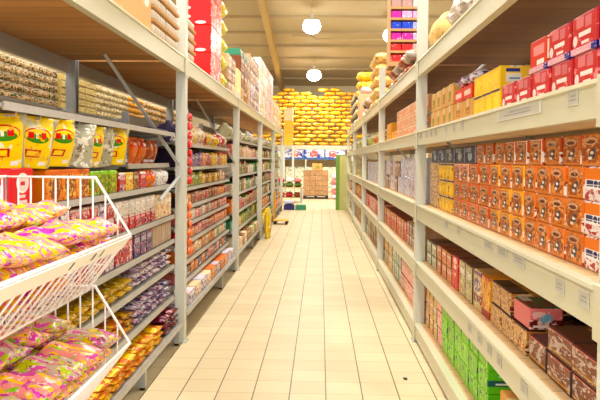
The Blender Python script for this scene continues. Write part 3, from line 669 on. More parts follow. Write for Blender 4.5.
run('crisp_bag', W(('sage', 'pale sage bag')), 'bag', rb(4, 'upper'), 1, a, b, zu, .42, .32, .22, 1, shape='pouch')
run('diaper_pack', W(('biege', 'beige pack'), ('lime', 'lime yellow pack')), 'pack', rb(4, 'middle'), 1, a, b, zm, .46, .36, .28, 1)
run('jelly_box', W(('coral', 'coral orange box'), ('sage', 'pale sage box')), 'box', rb(4, 'lower'), 1, a, b, zl, .42, .27, .3, 1, xf=.94)
run('soap_box', W(('sage', 'pale sage box')), 'box', rb(4, 'bottom'), 1, a, b, zb, .46, .34, .3, 1, xf=.94)

# ------------------------------------------------------------------ on top of the right rack
def one(name, me, label, cat, loc, rot=(0, 0, 0), group=None):
    return tag(link(name, me, None, loc, rot), label, cat, group)
M_PAPER = plain('kraft_paper', (222, 186, 134), .6)
K['wrapgrey'] = pack('print_wrapgrey', (190, 176, 160), [('n', 3, .55, (226, 218, 206)), ('n', 6, .62, (150, 140, 120))], .25)
K['wrappink'] = pack('print_wrappink', (240, 196, 176), [('n', 3, .55, (250, 226, 212)), ('n', 6, .6, (226, 150, 140))], .3)
K['kraft'] = pack('print_kraft', (240, 202, 136), [('n', 3, .58, (250, 224, 168)), ('n', 7, .64, (190, 140, 70))], .5)
zt1 = zt+.0015
one('wrapped_bale', pillow(.62, .5, .38, K['wrappink'], 1), 'pale pink wrapped bale nearest the camera on top of the right rack', 'bale', (1.12, 3.72, zt1))
one('wrapped_bale', pillow(.54, .44, .27, K['wrapgrey'], 2), 'grey plastic-wrapped bale between pink bale and tall carton, right rack top', 'bale', (1.09, 4.42, zt1))
o = one('carton', box_mesh(.42, .70, .40, K['carton']), 'tall plain cardboard carton just before the second right post, on rack top', 'carton', (1.44, 5.1, zt1)); carton_child(o, .42, .70, .40, 1)
one('paper_sack', pillow(.46, .34, .30, K['kraft'], 0), 'small crumpled kraft paper sack by second right post on rack top', 'sack', (1.05, 5.28, zt1))
# sacks carrying a stack of open display trays
for c in range(4):
    for r in range(2):
        k, nm = [('brownbag', 'brown sack'), ('wrapgrey', 'grey sack')][(c+r) % 2]
        one('flour_sack', pillow(.46, .42, .165, K[k], (c+r) % 3), f'{nm}, {ordw(c+1)} from the camera, {["lower", "upper"][r]} layer below the colourful trays on right rack top', 'sack', (1.10, 7.12+c*.475, zt1+r*.167), group='sacks under the tray stack')
TC = [((222, 50, 44), 'red'), ((226, 60, 56), 'red'), ((206, 60, 160), 'magenta'), ((60, 84, 210), 'blue'), ((206, 70, 170), 'magenta'), ((200, 160, 150), 'beige'), ((232, 60, 44), 'red'), ((240, 170, 180), 'pink'), ((226, 80, 120), 'rose')]
zq = zt1+.336
one('carton', box_mesh(.42, .03, .46, M_CARD), 'flat cardboard base under the stack of colourful trays', 'carton', (1.10, 8.60, zq))
for i, (c, nm) in enumerate(TC):
    pk = pack('print_tray_%d' % i, c, [('n', 4, .66, (250, 236, 236))], .3, .06)
    pl = pack('print_traypale_%d' % i, tuple(int(x*.4+150) for x in c), [('n', 4, .62, (250, 240, 240))], .3, .06)
    z = zq+.0315+i*.1405
    m = MB().box(-.22, .22, -.20, .20, 0, .008).box(.212, .22, -.20, .20, .008, .138).box(-.22, -.212, -.20, .20, .008, .138).box(-.212, .212, -.20, -.192, .008, .03).box(-.212, .212, .192, .20, .008, .138)
    o = one('display_tray', m.mesh('display_tray', M_CARD), f'open display tray of {nm} packets, {ordw(i+1)} from the bottom of the tray stack', 'tray', (1.10, 8.60, z), group='display trays stacked on the right rack top')
    for j in range(3):
        one('packet', box_mesh(.36, .112, .132, pl if j == 2 or (i*j) % 5 == 4 else pk), f'{nm} packet, {ordw(j+1)} from the aisle in {ordw(i+1)} tray from stack bottom', 'packet', (1.10-.139+j*.139, 8.60, z+.0095), group='packets in the display trays')
for c in range(2):
    for r in range(5):
        one('paper_sack', pillow(.62, .46, .19, K['kraft'], (c+r) % 3), f'yellow-brown sack, {rown(r, 5)} layer of {["nearer", "farther"][c]} sack pile beyond the third right post', 'sack', (1.12, 11.2+c*.68, zt1+r*.192), group='kraft sacks piled on right rack top')
o = one('carton', box_mesh(.6, .62, .5, K['cartonp']), 'reddish brown carton under the white sack on right rack top', 'carton', (1.12, 14.9, zt1))
one('flour_sack', pillow(.66, .48, .17, K['gwhite'], 2), 'white sack lying on the reddish carton, right rack top', 'sack', (1.12, 14.9, zt1+.622))
for r in range(6):
    one('paper_sack', pillow(.62, .46, .22, K['ricel'], r % 3), f'bright yellow sack, {ordw(r+1)} from bottom of the tall yellow pile, right rack top', 'sack', (1.12, 16.4, zt1+r*.222), group='yellow sacks on right rack top')
run('flour_sack', W(('sage', 'pale sage sack'), ('biege', 'beige sack')), 'sack', 'right rack top, far bays', 1, 17.0, 20.4, zt, .62, .25, .42, 4, shape='bag', xf=.9)
run('flour_sack', W(('sage', 'pale sage sack'), ('mauve', 'mauve sack')), 'sack', 'right rack top, fourth bay', 1, 13.3, 14.5, zt, .56, .22, .42, 2, shape='bag', xf=.9)

# ------------------------------------------------------------------ left: gondola shelving
def gondola(y0, y1, shelves, label, xbase=-1.18, xs=-1.255, xback=-1.74, ztop=1.92, setback={}, half={}):
    o = empty('gondola_shelving', label, 'shelving', (xback, (y0+y1)/2, 0), group='grey gondola shelving under the left rack')
    org = Vector(o.location)
    def put(n, mb, mat, par=o):
        ob = link(n, mb.mesh(n, mat), par)
        if par is o: ob.location = -org
        return ob
    put('back_panel', MB().box(xback-.012, xback, y0+.03, y1-.03, .12, ztop), M_PANEL)
    for y in (y0+.02, y0+.625*(y1-y0), y1-.06):
        put('upright', MB().box(xback-.03, xback+.03, y-.015, y+.015, .10, ztop+.02, .002), M_GALV)
        f = put('base_foot', MB().box(xback, xbase-.05, y-.02, y+.02, .03, .12, .003).box(xbase-.055, xbase-.008, y-.024, y+.024, .02, .168, .003), M_GALV)
        put('leveller', MB().lathe([(.02, 0), (.02, .012), (.008, .016), (.008, .03)], (xbase-.034, y, 0), 10), M_DARK, f)
    for i, z in enumerate(shelves):
        xf = xbase if i == 0 else xs+setback.get(i, 0)
        ya = half.get(i, y0)
        sh = put('shelf', MB().box(xback+.002, xf-.001, ya+.01, y1-.01, z-.018, z-.002), M_SHELF)
        # sloped ticket edge along the front
        put('price_rail', MB().prism([(xf-.004, z+.001), (xf+.004, z+.004), (xf+.010, z-.031), (xf-.004, z-.031)], 'y', ya+.01, y1-.01), M_RAIL, sh)
        if i:
            for y in (ya+.012, y1-.012):
                put('bracket', MB().prism([(xback+.03, z-.02), (xf-.06, z-.02), (xf-.06, z-.03), (xback+.03, z-.08)], 'y', y-.002, y+.002), M_GALV, sh)
    return o
S1 = [.19, .42, .69, .91, 1.12, 1.385, 1.56, 1.82]
G1 = gondola(2.53, 5.57, S1, 'grey metal shelving nearest the camera on the left, beside the wire basket', setback={6: -.05, 7: .0}, half={6: 4.36})
HK = []
yy = 2.68
while yy < 4.34:
    HK.append(yy)
    ob = link('peg_hook', MB().tube([(-1.738, yy, 1.775), (-1.275, yy, 1.775), (-1.268, yy, 1.79)], .004, 6).mesh('peg_hook', M_GALV), G1); ob.location = -Vector(G1.location)
    yy += .238
S2 = [.23, .42, .60, .79, .97, 1.14, 1.32, 1.52, 1.75]
gondola(5.74, 9.28, S2, 'second grey metal shelving from the camera under the left rack', xs=-1.30, ztop=2.0)
S3 = [.24, .52, .80, 1.08, 1.36, 1.64, 1.90]
gondola(9.43, 12.98, S3, 'third grey metal shelving from the camera under the left rack', xs=-1.27, ztop=2.1)
gondola(13.13, 16.68, S3, 'fourth grey metal shelving from the camera under the left rack', xs=-1.27, ztop=2.1)
gondola(16.83, 20.38, S3, 'farthest grey metal shelving under the left rack', xs=-1.27, ztop=2.1)

s = 'left first shelving, '
def LS(i): return s+['base shelf', 'second shelf', 'third shelf', 'fourth shelf', 'fifth shelf', 'sixth shelf', 'seventh shelf', 'top shelf'][i]
run('noodle_bag', W(('noodle', 'orange noodle bag'), ('noodley', 'yellow noodle bag')), 'bag', LS(0), -1, 2.56, 5.0, S1[0], .23, .042, .30, 3, shape='bag', xf=-1.195, order=lambda i, r: 1 if (i*7+r*3) % 4 == 0 else 0)
run('noodle_bag', W(('darkplum', 'dark plum bag')), 'bag', LS(0), -1, 5.02, 5.54, S1[0], .24, .05, .30, 3, shape='bag', xf=-1.195)
run('noodle_bag', W(('noodleb', 'brown noodle bag'), ('noodle', 'orange noodle bag')), 'bag', LS(1), -1, 2.56, 4.45, S1[1], .23, .045, .30, 3, shape='bag', xf=-1.265)
run('sweets_bag', W(('purplebag', 'purple white bag')), 'bag', LS(1), -1, 4.47, 5.54, S1[1], .2, .05, .28, 3, shape='bag', xf=-1.265)
run('coffee_pouch', W(('gold', 'gold pouch')), 'pouch', LS(2), -1, 2.9, 4.42, S1[2], .15, .05, .2, 2, shape='bag', xf=-1.265)
run('sweets_bag', W(('wmix', 'white mixed bag'), ('purplebag', 'purple white bag')), 'bag', LS(2), -1, 4.45, 5.54, S1[2], .16, .05, .24, 3, shape='bag', xf=-1.265)
run('juice_pack', W(('gwp', 'white purple pack'), ('gred', 'red printed pack')), 'pack', LS(3), -1, 2.56, 4.0, S1[3], .15, .16, .2, 1, xf=-1.27)
run('juice_pack', W(('gred', 'red printed pack')), 'pack', LS(3), -1, 4.02, 4.4, S1[3], .12, .17, .2, 1, xf=-1.27)
run('juice_pack', W(('gblue', 'dark blue pack')), 'pack', LS(3), -1, 4.42, 4.9, S1[3], .15, .165, .2, 1, xf=-1.27)
run('carton', W(('ggrey', 'plain taupe carton')), 'carton', LS(3), -1, 4.92, 5.54, S1[3], .2, .165, .25, 1, xf=-1.27)
run('sauce_pack', W(('gwp', 'white purple pack'), ('gred', 'red printed pack')), 'pack', LS(4), -1, 2.56, 4.0, S1[4], .13, .105, .2, 2, xf=-1.27)
run('sauce_pack', W(('gred', 'red printed pack'), ('gwhite', 'white pack')), 'pack', LS(4), -1, 4.02, 5.0, S1[4], .12, .10, .2, 2, xf=-1.27, order=lambda i, r: r)
run('sauce_pack', W(('gcream', 'cream pack')), 'pack', LS(4), -1, 5.02, 5.54, S1[4], .12, .19, .2, 1, xf=-1.27)
run('cereal_box', W(('bigred', 'big red box with white disc')), 'box', LS(5), -1, 2.56, 2.98, S1[5], .21, .168, .2, 1, xf=-1.27)
run('snack_box', W(('snack', 'orange snack box')), 'box', LS(5), -1, 2.99, 3.55, S1[5], .18, .155, .2, 1, xf=-1.27)
run('snack_box', W(('herb', 'green herb box')), 'box', LS(5), -1, 3.57, 4.05, S1[5], .15, .14, .2, 1, xf=-1.27)
run('snack_box', W(('gred', 'red printed box'), ('gyel', 'yellow box'), ('gbrown', 'brown box')), 'box', LS(5), -1, 4.07, 4.72, S1[5], .15, .12, .2, 1, xf=-1.27, order=lambda i, r: i)
run('snack_bag', W(('orangebag', 'orange bag')), 'bag', LS(5), -1, 4.74, 5.08, S1[5], .16, .13, .14, 1, shape='pouch', xf=-1.27)
run('snack_bag', W(('gwhite', 'white bag')), 'bag', LS(5), -1, 5.1, 5.54, S1[5], .21, .13, .14, 1, shape='pouch', xf=-1.27)
for i, y in enumerate(HK):
    kk, lk = [('pasta', 'yellow printed bag'), ('clear', 'clear plastic bag')][1 if i in (3, 5) else 0]
    me = pouch(.25, .232, .10, K[kk], i % 3)
    tag(link('pasta_bag', me, None, (-1.335+R.uniform(-.015, .015), y, 1.560+R.uniform(-.008, .008)), (R.uniform(-.13, .13), .12+R.uniform(-.06, .1), -.52+R.uniform(-.28, .28))), mklabel(lk, 'hanging', 'under the white canopy shelf'), 'bag', 'bags hanging from the peg hooks')
run('sweets_box', W(('violet', 'dark violet pack')), 'pack', LS(6), -1, 4.40, 4.60, S1[6], .17, .12, .12, 1, xf=-1.36)
run('pasta_bag', W(('orangebag', 'orange bag')), 'bag', LS(6), -1, 4.62, 5.05, S1[6], .19, .20, .10, 1, shape='pouch', xf=-1.36, tilt=.2)
run('pasta_bag', W(('brownbag', 'brown bag')), 'bag', LS(6), -1, 5.06, 5.40, S1[6], .15, .19, .10, 1, shape='pouch', xf=-1.36, tilt=.2)
run('bin_liner_pack', W(('violet', 'flat black pack')), 'pack', LS(7), -1, 4.9, 5.5, S1[7], .28, .03, .3, 1, xf=-1.28, shape='bag')
s = 'left second shelving, '
NM = ['base shelf', 'second shelf', 'third shelf', 'fourth shelf', 'fifth shelf', 'sixth shelf', 'seventh shelf', 'eighth shelf', 'top shelf']
def GS(i): return s+NM[i]
PAL = {0: [('gcream', 'cream pack'), ('gorange', 'orange pack'), ('gwp', 'white purple pack')], 1: [('gpink', 'pink pack'), ('violet', 'violet pack'), ('gorange', 'orange pack')],
       2: [('gteal', 'teal pack'), ('gcream', 'cream pack'), ('gorange', 'orange pack')], 3: [('gpink', 'pink pack'), ('gred', 'red pack'), ('gorange', 'orange pack')],
       4: [('gpink', 'pink pack'), ('gwhite', 'white pack'), ('gred', 'red pack'), ('gbrown', 'brown pack')], 5: [('gorange', 'orange pack'), ('gbrown', 'brown pack'), ('gred', 'red pack')],
       6: [('gyel', 'yellow pack'), ('ggreen', 'green pack'), ('gbrown', 'brown pack'), ('gcream', 'cream pack')], 7: [('gred', 'red pack'), ('gyel', 'yellow pack'), ('gblue', 'dark blue pack'), ('gorange', 'orange pack')],
       8: [('gwhite', 'white pouch'), ('gred', 'red pouch'), ('gyel', 'yellow pouch'), ('gcream', 'cream pouch')]}
for i, z in enumerate(S2):
    hh = (S2[i+1]-z-.06) if i+1 < len(S2) else .22
    run('grocery_pack' if i < 8 else 'grocery_pouch', W(*(PAL[i]+([('violet', 'dark violet pack')] if i > 4 else []))), 'pack', GS(i), -1, 6.02, 9.22, z, .20 if i else .30, hh, .22, 1, xf=-1.19-.02 if i == 0 else -1.325, tall=.25, order=(lambda n: (lambda a, r: n if a == 0 else R.randrange(n)))(len(PAL[i])) if i > 4 else None, shape='box' if i < 8 else 'pouch')
PAL3 = [[('ggreen', 'green pack'), ('gcream', 'cream pack'), ('gbrown', 'brown pack')], [('ggreen', 'green pack'), ('gyel', 'yellow pack'), ('gteal', 'teal pack')], [('gred', 'red pack'), ('ggreen', 'green pack'), ('gorange', 'orange pack')],
        [('gteal', 'teal pack'), ('gcream', 'cream pack'), ('gbrown', 'brown pack')], [('gbrown', 'brown pack'), ('gteal', 'teal pack'), ('gwhite', 'white pack')], [('gcream', 'cream pack'), ('ggreen', 'green pack'), ('gpink', 'pink pack')], [('sage', 'pale sage pouch'), ('gwhite', 'white pouch')]]
for gi, (y0, y1, w) in enumerate(((9.5, 12.9, .30), (13.2, 16.6, .42), (16.9, 20.3, .48))):
    s = f'left {["third", "fourth", "fifth"][gi]} shelving, '
    for i, z in enumerate(S3):
        hh = .21 if i < 6 else .24
        run('grocery_pack' if i < 6 else 'grocery_pouch', W(*PAL3[(i+gi) % 6 if i < 6 else 6]), 'pack', GS(i) if i < 6 else s+'top shelf', -1, y0, y1, z, w, hh, .24, 1, xf=-1.20 if i == 0 else -1.295, tall=.35, shape='box' if i < 6 else 'pouch')

# clip strips of round packets hanging on the second shelving's near end
def strip(zt_, n, col, word, x=-1.215, y=6.0-.09):
    mt = pack('print_strip_'+word, col, [('n', 3, .56, tuple(min(255, int(x*.6+100)) for x in col)), ('n', 5, .64, (250, 236, 226))], .3)
    o = empty('clip_strip', f'hanging strip of round {word} packets beside the first left post', 'clip strip', (x, y, zt_), group='clip strips on the shelving')
    link('strip', MB().box(-.004, .004, -.012, .012, -n*.082-.02, .02).mesh('strip', M_WHITE), o)
    link('hook', MB().tube([(0, 0, .02), (-.0, 0, .05), (-.07, .0, .055)], .003, 6).mesh('hook', M_GALV), o)
    bm_ = MB().lathe([(.004, -.038), (.026, -.032), (.040, -.012), (.042, .004), (.034, .024), (.016, .036), (.004, .038)], (.034, 0, 0), 14).mesh('packet', mt, True)
    bm_.transform(Matrix.Diagonal((.62, 1.05, 1, 1)))
    for k in range(n): link('packet', bm_, o, (0, R.uniform(-.012, .012), -.05-k*.082), (0, 0, R.uniform(-.4, .4)))
strip(2.03, 8, (222, 40, 40), 'red'); strip(1.22, 6, (240, 104, 40), 'orange')

# ------------------------------------------------------------------ shelving of the next aisle behind the left rack: jars and cartons on its top
o = empty('tall_shelving', 'tall grey shelving of the next aisle seen behind the left rack', 'shelving', (-2.75, 9, 0))
for n, mb, mt in (('top_shelf', MB().box(-.45, .37, -5.2, 4.6, 2.03, 2.06), M_SHELF), ('back_panel', MB().box(-.45, -.43, -5.2, 4.6, .05, 2.6), M_PANEL),
                  ('base', MB().box(-.43, .37, -5.2, 4.6, 0, .12), M_GALV), ('end_panel', MB().box(-.43, .37, -5.2, -5.17, .12, 2.03), M_PANEL), ('end_panel', MB().box(-.43, .37, 4.57, 4.6, .12, 2.03), M_PANEL)):
    link(n, mb.mesh(n, mt), o)
s = 'shelving behind left rack'
zj = 2.061
run('spice_jar', [(K['jarherb'], 'herb jar')], 'jar', s, -1, 4.2, 6.05, zj, .095, .068, .095, 5, xf=-2.45, shape='jar', gap=.003)
run('spice_carton', W(('stripe', 'flat straw yellow carton')), 'carton', s, -1, 6.08, 7.05, zj, .30, .066, .2, 5, xf=-2.45)
run('spice_jar', [(K['jarbeige'], 'beige jar')], 'jar', s, -1, 7.10, 8.25, zj, .11, .068, .11, 5, xf=-2.45, shape='jar', gap=.003)
run('spice_jar', [(K['jaror'], 'orange jar')], 'jar', s, -1, 8.28, 9.0, zj, .115, .068, .115, 5, xf=-2.45, shape='jar', gap=.003)
run('spice_jar', [(K['jarbr'], 'brown jar')], 'jar', s, -1, 9.1, 12.5, zj, .16, .085, .16, 4, xf=-2.45, shape='jar', gap=.003)

# ------------------------------------------------------------------ on top of the left rack
zt1 = zt+.0015
tags_ = 'left rack top'
o = one('carton', box_mesh(.90, .40, .5, pack('print_arrowbox', (222, 180, 132), [('r', .42, .45, .6, .8, (90, 60, 40), 'f'), ('r', .50, .53, .6, .8, (90, 60, 40), 'f'), ('r', .58, .61, .6, .8, (90, 60, 40), 'f'), ('e', .86, .55, .08, .14, (246, 236, 226), 'f'), ('n', 3, .62, (232, 194, 150))], .75)),
        'big cardboard carton with arrow marks nearest the camera on left rack top', 'carton', (-1.45, 4.12, zt1)); carton_child(o, .90, .40, .5, -1)
# trays of small white-topped cups
cup = MB().lathe([(.030, 0), (.036, .062), (.038, .066), (.026, .082), (.008, .09)], n=10).mesh('cup', plain('cup_white', (246, 238, 224), .5, var=.06, scale=30), True)
for c in range(3):
    for r in range(4):
        m = MB().box(-.19, .19, -.20, .20, 0, .006).box(.182, .19, -.20, .20, .006, .022).box(-.19, -.182, -.20, .20, .006, .022).box(-.182, .182, -.20, -.192, .006, .022).box(-.182, .182, .192, .20, .006, .022)
        yc = (4.80, 5.22, 5.94)[c]; zc = zt1+r*.10
        one('cup_tray', m.mesh('cup_tray', M_CARD), f'cardboard tray of white cups, {ordw(c+1)} stack from the camera, {rown(r, 4)} layer, left rack top', 'tray', (-1.375, yc, zc), group='trays of cups on the left rack')
        for q in range(5):
            one('pudding_cup', cup, f'white cup {ordw(q+1)} along in {rown(r, 4)} tray, {ordw(c+1)} tray stack, left rack top', 'cup', (-1.230, yc-.155+q*.0775, zc+.0065), group='white cups in the trays')
RB = pack('print_tallred', (226, 26, 22), [('n', 4, .54, (226, 150, 150), 'f'), ('n', 7, .58, (250, 236, 232), 'f'), ('n', 5, .62, (190, 70, 60), 'f'), ('r', 0, 1, .0, .03, (190, 20, 20), 'e'), ('e', .6, .09, .2, .06, (250, 226, 226), 'e'), ('e', .1, .3, .14, .06, (246, 226, 216), 'e'), ('e', .1, .62, .14, .06, (246, 226, 216), 'e')], .3, .04)
for r in range(4):
    for c in range(2):
        one('cereal_carton', box_mesh(.36, .30, .30, RB), f'glossy red carton, {rown(r, 4)} of the {["nearer", "farther"][c]} red stack beyond the first left post', 'carton', (-1.36, 7.33+c*.368, zt1+r*.302), group='red cartons on the left rack top')
for r in range(5):
    one('crisp_bag', pillow(.44, .36, .22, pack('print_limebag', (226, 214, 40), [('n', 3, .55, (140, 190, 40)), ('n', 5, .6, (250, 240, 120)), ('n', 7, .66, (240, 236, 230))], .3), r % 3), f'lime yellow bag, {rown(r, 5)} of the bag pile behind the red cartons', 'bag', (-1.375, 8.16, zt1+r*.2215), group='lime bags on the left rack top')
run('carton', W(('mauve', 'mauve patterned carton'), ('gcream', 'cream patterned carton')), 'carton', 'left rack top', -1, 8.46, 9.24, zt, .34, .17, .4, 3, xf=-1.21)
o = one('carton', box_mesh(.42, .46, .34, pack('print_creamcarton', (244, 222, 170), [('n', 3, .6, (250, 238, 200))], .6)), 'plain cream carton just beyond the second left post on rack top', 'carton', (-1.39, 9.70, zt1)); carton_child(o, .42, .46, .34, -1)
run('carton', W(('gbrown', 'brown patterned carton'), ('tanpack', 'tan patterned carton')), 'carton', 'left rack top', -1, 9.96, 11.2, zt, .38, .24, .4, 3, xf=-1.22)
for i in range(3):
    one('crate', box_mesh(.36, .11, .36, K['gteal']), f'green crate {ordw(i+1)} from camera lying on the patterned cartons, left rack top', 'crate', (-1.42, 10.17+i*.41, zt1+.7265), group='green crates on cartons')
run('wafer_box', W(('gwp', 'white purple box'), ('mauve', 'mauve patterned box')), 'box', 'left rack top', -1, 11.3, 12.9, zt, .38, .24, .4, 4, xf=-1.22)
run('wafer_box', W(('gwhite', 'white box'), ('gcream', 'cream patterned box')), 'box', 'left rack top', -1, 13.2, 14.9, zt, .55, .24, .4, 5, xf=-1.22)
run('wafer_box', W(('lilac', 'lilac box'), ('rose', 'rosy box')), 'box', 'left rack top', -1, 15.0, 16.65, zt, .53, .24, .4, 5, xf=-1.22)
run('carton', W(('gcream', 'cream patterned carton')), 'carton', 'left rack top', -1, 17.0, 20.3, zt, .6, .34, .4, 2, xf=-1.22)

# ------------------------------------------------------------------ wire dump bins with candy
XB, XM, XLIP = -1.225, -.905, -.735
Y0, Y1 = 1.42, 2.50
bin_ = empty('wire_dump_bin', 'white wire dump bin with two sloping baskets on the left foreground', 'basket', (-1.0, 1.96, 0))
def putb(n, mb, mat, par=bin_, sm=True):
    ob = link(n, mb.mesh(n, mat, sm), par)
    if par is bin_: ob.location = -Vector(bin_.location)
    return ob
for y in (Y0+.02, Y1-.02):
    for x in (XB-.012, XB+.25):
        putb('leg', MB().tube([(x, y, 0.0), (x, y, 1.49 if x < -1.2 else .66)], .010, 8), M_WIRE)
for t, dz in (('upper', 0.), ('lower', -.425)):
    zr, zl_, zb_ = 1.525+dz, 1.305+dz, 1.085+dz
    xt = -.872
    prof = [(XB, zr), (xt, zr), (XLIP, zl_), (XM, zb_), (XB, zb_)]
    m = MB()
    for y in (Y0, Y1): m.tube([(x, y, z) for x, z in prof], .0062, 8, closed=True)
    b_ = putb('basket_frame', m.tube([(XLIP, Y0, zl_), (XLIP, Y1, zl_)], .0062).tube([(XM, Y0, zb_), (XM, Y1, zb_)], .005).tube([(XB, Y0, zr), (XB, Y1, zr)], .0062).tube([(XB, Y0, zb_), (XB, Y1, zb_)], .005), M_WIRE)
    m = MB()
    n = 17
    for i in range(n):
        y = Y0+(Y1-Y0)*(i+.5)/n
        m.tube([(XLIP, y, zl_), (XM, y, zb_), (XB, y, zb_), (XB, y, zr)], .0034, 6)
    putb('basket_wires', m, M_WIRE, b_)
    for y in (Y0, Y1):
        m = MB()
        for i in range(1, 10):
            x = XB+(XLIP-XB)*i/10
            zt_ = zr if x <= xt else zr+(zl_-zr)*(x-xt)/(XLIP-xt)
            zz = zb_ if x <= XM else zb_+(zl_-zb_)*(x-XM)/(XLIP-XM)
            m.tube([(x, y, zz), (x, y, zt_)], .0034, 6)
        m.tube([(XB, y, zb_+.1), (XM+.08, y, zb_+.1)], .003, 6)
        putb('end_wires', m, M_WIRE, b_)
    # white ticket strip clipped below the lip
    dx, dz2 = (XM-XLIP), (zb_-zl_); ln = math.hypot(dx, dz2); ux, uz = dx/ln, dz2/ln
    nx_, nz_ = -uz*1, ux*1
    if nx_ < 0: nx_, nz_ = -nx_, -nz_
    if t == 'upper':
        a = (XLIP+nx_*.008, zl_+nz_*.008); e = (XLIP+ux*.062+nx_*.008, zl_+uz*.062+nz_*.008)
        tk = putb('ticket_strip', MB().prism([a, e, (e[0]+nx_*.003, e[1]+nz_*.003), (a[0]+nx_*.003, a[1]+nz_*.003)], 'y', Y0+.01, Y1-.012), M_WHITE, b_, False)
        for yq, w_ in ((1.93, .022), (2.12, .03), (2.2, .02)):
            q = ((a[0]+e[0])/2+nx_*.0035, (a[1]+e[1])/2+nz_*.0035)
            putb('ticket_print', MB().prism([(q[0]-ux*.014, q[1]-uz*.014), (q[0]+ux*.014, q[1]+uz*.014), (q[0]+ux*.014+nx_*.001, q[1]+uz*.014+nz_*.001), (q[0]-ux*.014+nx_*.001, q[1]-uz*.014+nz_*.001)], 'y', yq-w_/2*.6, yq+w_/2*.6), plain('ink', (70, 66, 80)), tk, False)
    # candy bags: layered heap
    cols = [('candy', 'yellow pink candy bag'), ('candy2', 'pink candy bag')] if t == 'upper' else [('candy3', 'pale candy bag'), ('candy2', 'pink candy bag')]
    tops = 7
    for k in range(tops):
        z = zb_+.008+k*.053
        xa = XB+.012; xr = (XM+.02+(XLIP-XM)*min(1, (z-zb_)/(zl_-zb_)))-.03
        if k == 4: xr = -.75
        if k == 5: xr = -.90
        if k == 6: xr = -1.0
        nxx = max(1, int((xr-xa)/.185)); wx = (xr-xa)/nxx
        rowsY = 6
        for ix in range(nxx):
            for iy in range(rowsY):
                if k == 6 and (iy > 3): continue
                sy = (Y1-Y0-.03)/rowsY
                y = Y0+.015+sy*(iy+.5); x = xa+wx*(ix+.5)
                kk, look = cols[R.randrange(2)]
                me = pillow(sy*.97, min(wx*.97, .21), .062, K[kk], R.randrange(3), wr=.3)
                rw = ['rack-side', 'middle', 'aisle-side'][ix if nxx == 3 else (ix*2 if nxx > 1 else 0)]
                lay = ['lowest', 'second', 'third', 'fourth', 'fifth', 'sixth', 'topmost'][k]
                lab = mklabel(look, f'{lay} {rw}', f'{t} wire basket')
                top = (k >= 3)
                tag(link('candy_bag', me, None, (x, y, z+(R.uniform(0, .012) if top else 0)), (R.uniform(-.10, .10) if top else 0, R.uniform(-.02, .14) if top else 0, R.uniform(-.12, .12))), lab, 'bag', f'candy bags in the {t} wire basket')

# ------------------------------------------------------------------ far end of the aisle
# tall storage rack of yellow sacks
YS = 32.0
o = empty('storage_rack', 'far storage rack across the end of the aisle carrying the yellow sacks', 'rack', (0, YS, 0))
def puts(n, mb, mat):
    ob = link(n, mb.mesh(n, mat), o); ob.location = (0, -YS, 0); return ob
for x in (-5.2, -2.0, 1.6, 5.2):
    for y in (YS, YS+1.1): puts('post', MB().box(x-.05, x+.05, y-.05, y+.05, 0, 2.11 if y == YS else 5.0, .004), M_POST)
for z in (2.12, ):
    for y in (YS-.06, YS+1.1): puts('beam', MB().box(-5.2, 5.2, y-.03, y+.03, z, z+.2, .004), M_CREAM)
    puts('deck', MB().box(-5.2, 5.2, YS-.03, YS+1.07, z+.15, z+.19), M_DECKT)
zs = 2.12+.19+.0015
for r in range(15):
    hi = [13, 13, 14, 15, 14, 13, 15, 15, 14, 14, 13, 13]
    for c in range(12):
        if r >= hi[c]: continue
        x = -3.3+c*.575+(.28 if r % 2 else 0)
        kk, look = ('rice', 'golden rice sack') if R.random() < (.75 if r > 8 or c > 7 else .4) else ('ricel', 'pale yellow rice sack')
        o = one('rice_sack', pillow(.66, .555, .182, K[kk], R.randrange(3), wr=.2), f'{look}, {ordw(c+1)} from the left in the {ordw(r+1)} layer from bottom, far rack', 'sack',
            (x+R.uniform(-.03, .03), YS+.38+R.uniform(-.10, .06), zs+r*.190+.01), (R.uniform(-.03, .03), R.uniform(-.03, .03), R.uniform(-.08, .08)), 'rice sacks on the far rack')
for r in range(3):
    one('carton', box_mesh(.55, .58, .42, K['cartono'] if r < 2 else K['cartonp']), f'{["lower orange", "middle orange", "upper pinkish"][r]} carton stacked before the yellow sacks, far left', 'carton', (-1.52, YS-.85, 2.302+r*.582), group='cartons before the sacks')
fr = empty('end_stand', 'cream shelf stand carrying cartons in front of the far yellow sacks', 'rack', (-1.52, YS-.85, 0))
for dx in (-.22, .22):
    for dy in (-.32, .32): link('post', MB().box(dx-.035, dx+.035, dy-.035, dy+.035, 0, 2.28, .004).mesh('post', M_POST), fr)
link('deck', MB().box(-.26, .26, -.37, .37, 2.28, 2.30).mesh('deck', M_CREAM), fr)
# blue and white poster boards hung under the far beam
PB = [pack('print_poster_%d' % i, (226, 230, 240), [('n', 3, .52, (70, 84, 170)), ('e', ec, .5, .2, .4, (226, 120, 120)), ('n', 6, .6, (246, 246, 250)), ('r', 0, 1, 0, .08, (60, 90, 170)), ('r', 0, .05, 0, 1, (60, 90, 170))], .4) for i, ec in enumerate((.3, .6, .5, .4))]
for i in range(4):
    x = -2.35+i*1.02
    one('poster_board', MB().box(-.50, .50, -.015, .015, 0, .42).mesh('poster_board', PB[i]), f'blue and white poster board under the sack rack, {ordw(i+1)} from the left', 'sign', (x, YS-.30, 1.69), group='poster boards at the aisle end')
st = empty('sign_frame', 'thin blue frame rail standing under the poster boards at the aisle end', 'frame', (-.8, YS-.3, 0))
M_BLUE = plain('blue_paint', (60, 110, 170), .4)
link('rail', MB().box(-2.1, 2.1, -.03, .03, 1.63, 1.685).mesh('rail', M_BLUE), st)
for x in (-2.0, 0.1, 2.0): link('post', MB().box(x-.03, x+.03, -.03, .03, 0, 1.63).mesh('post', M_POST), st)
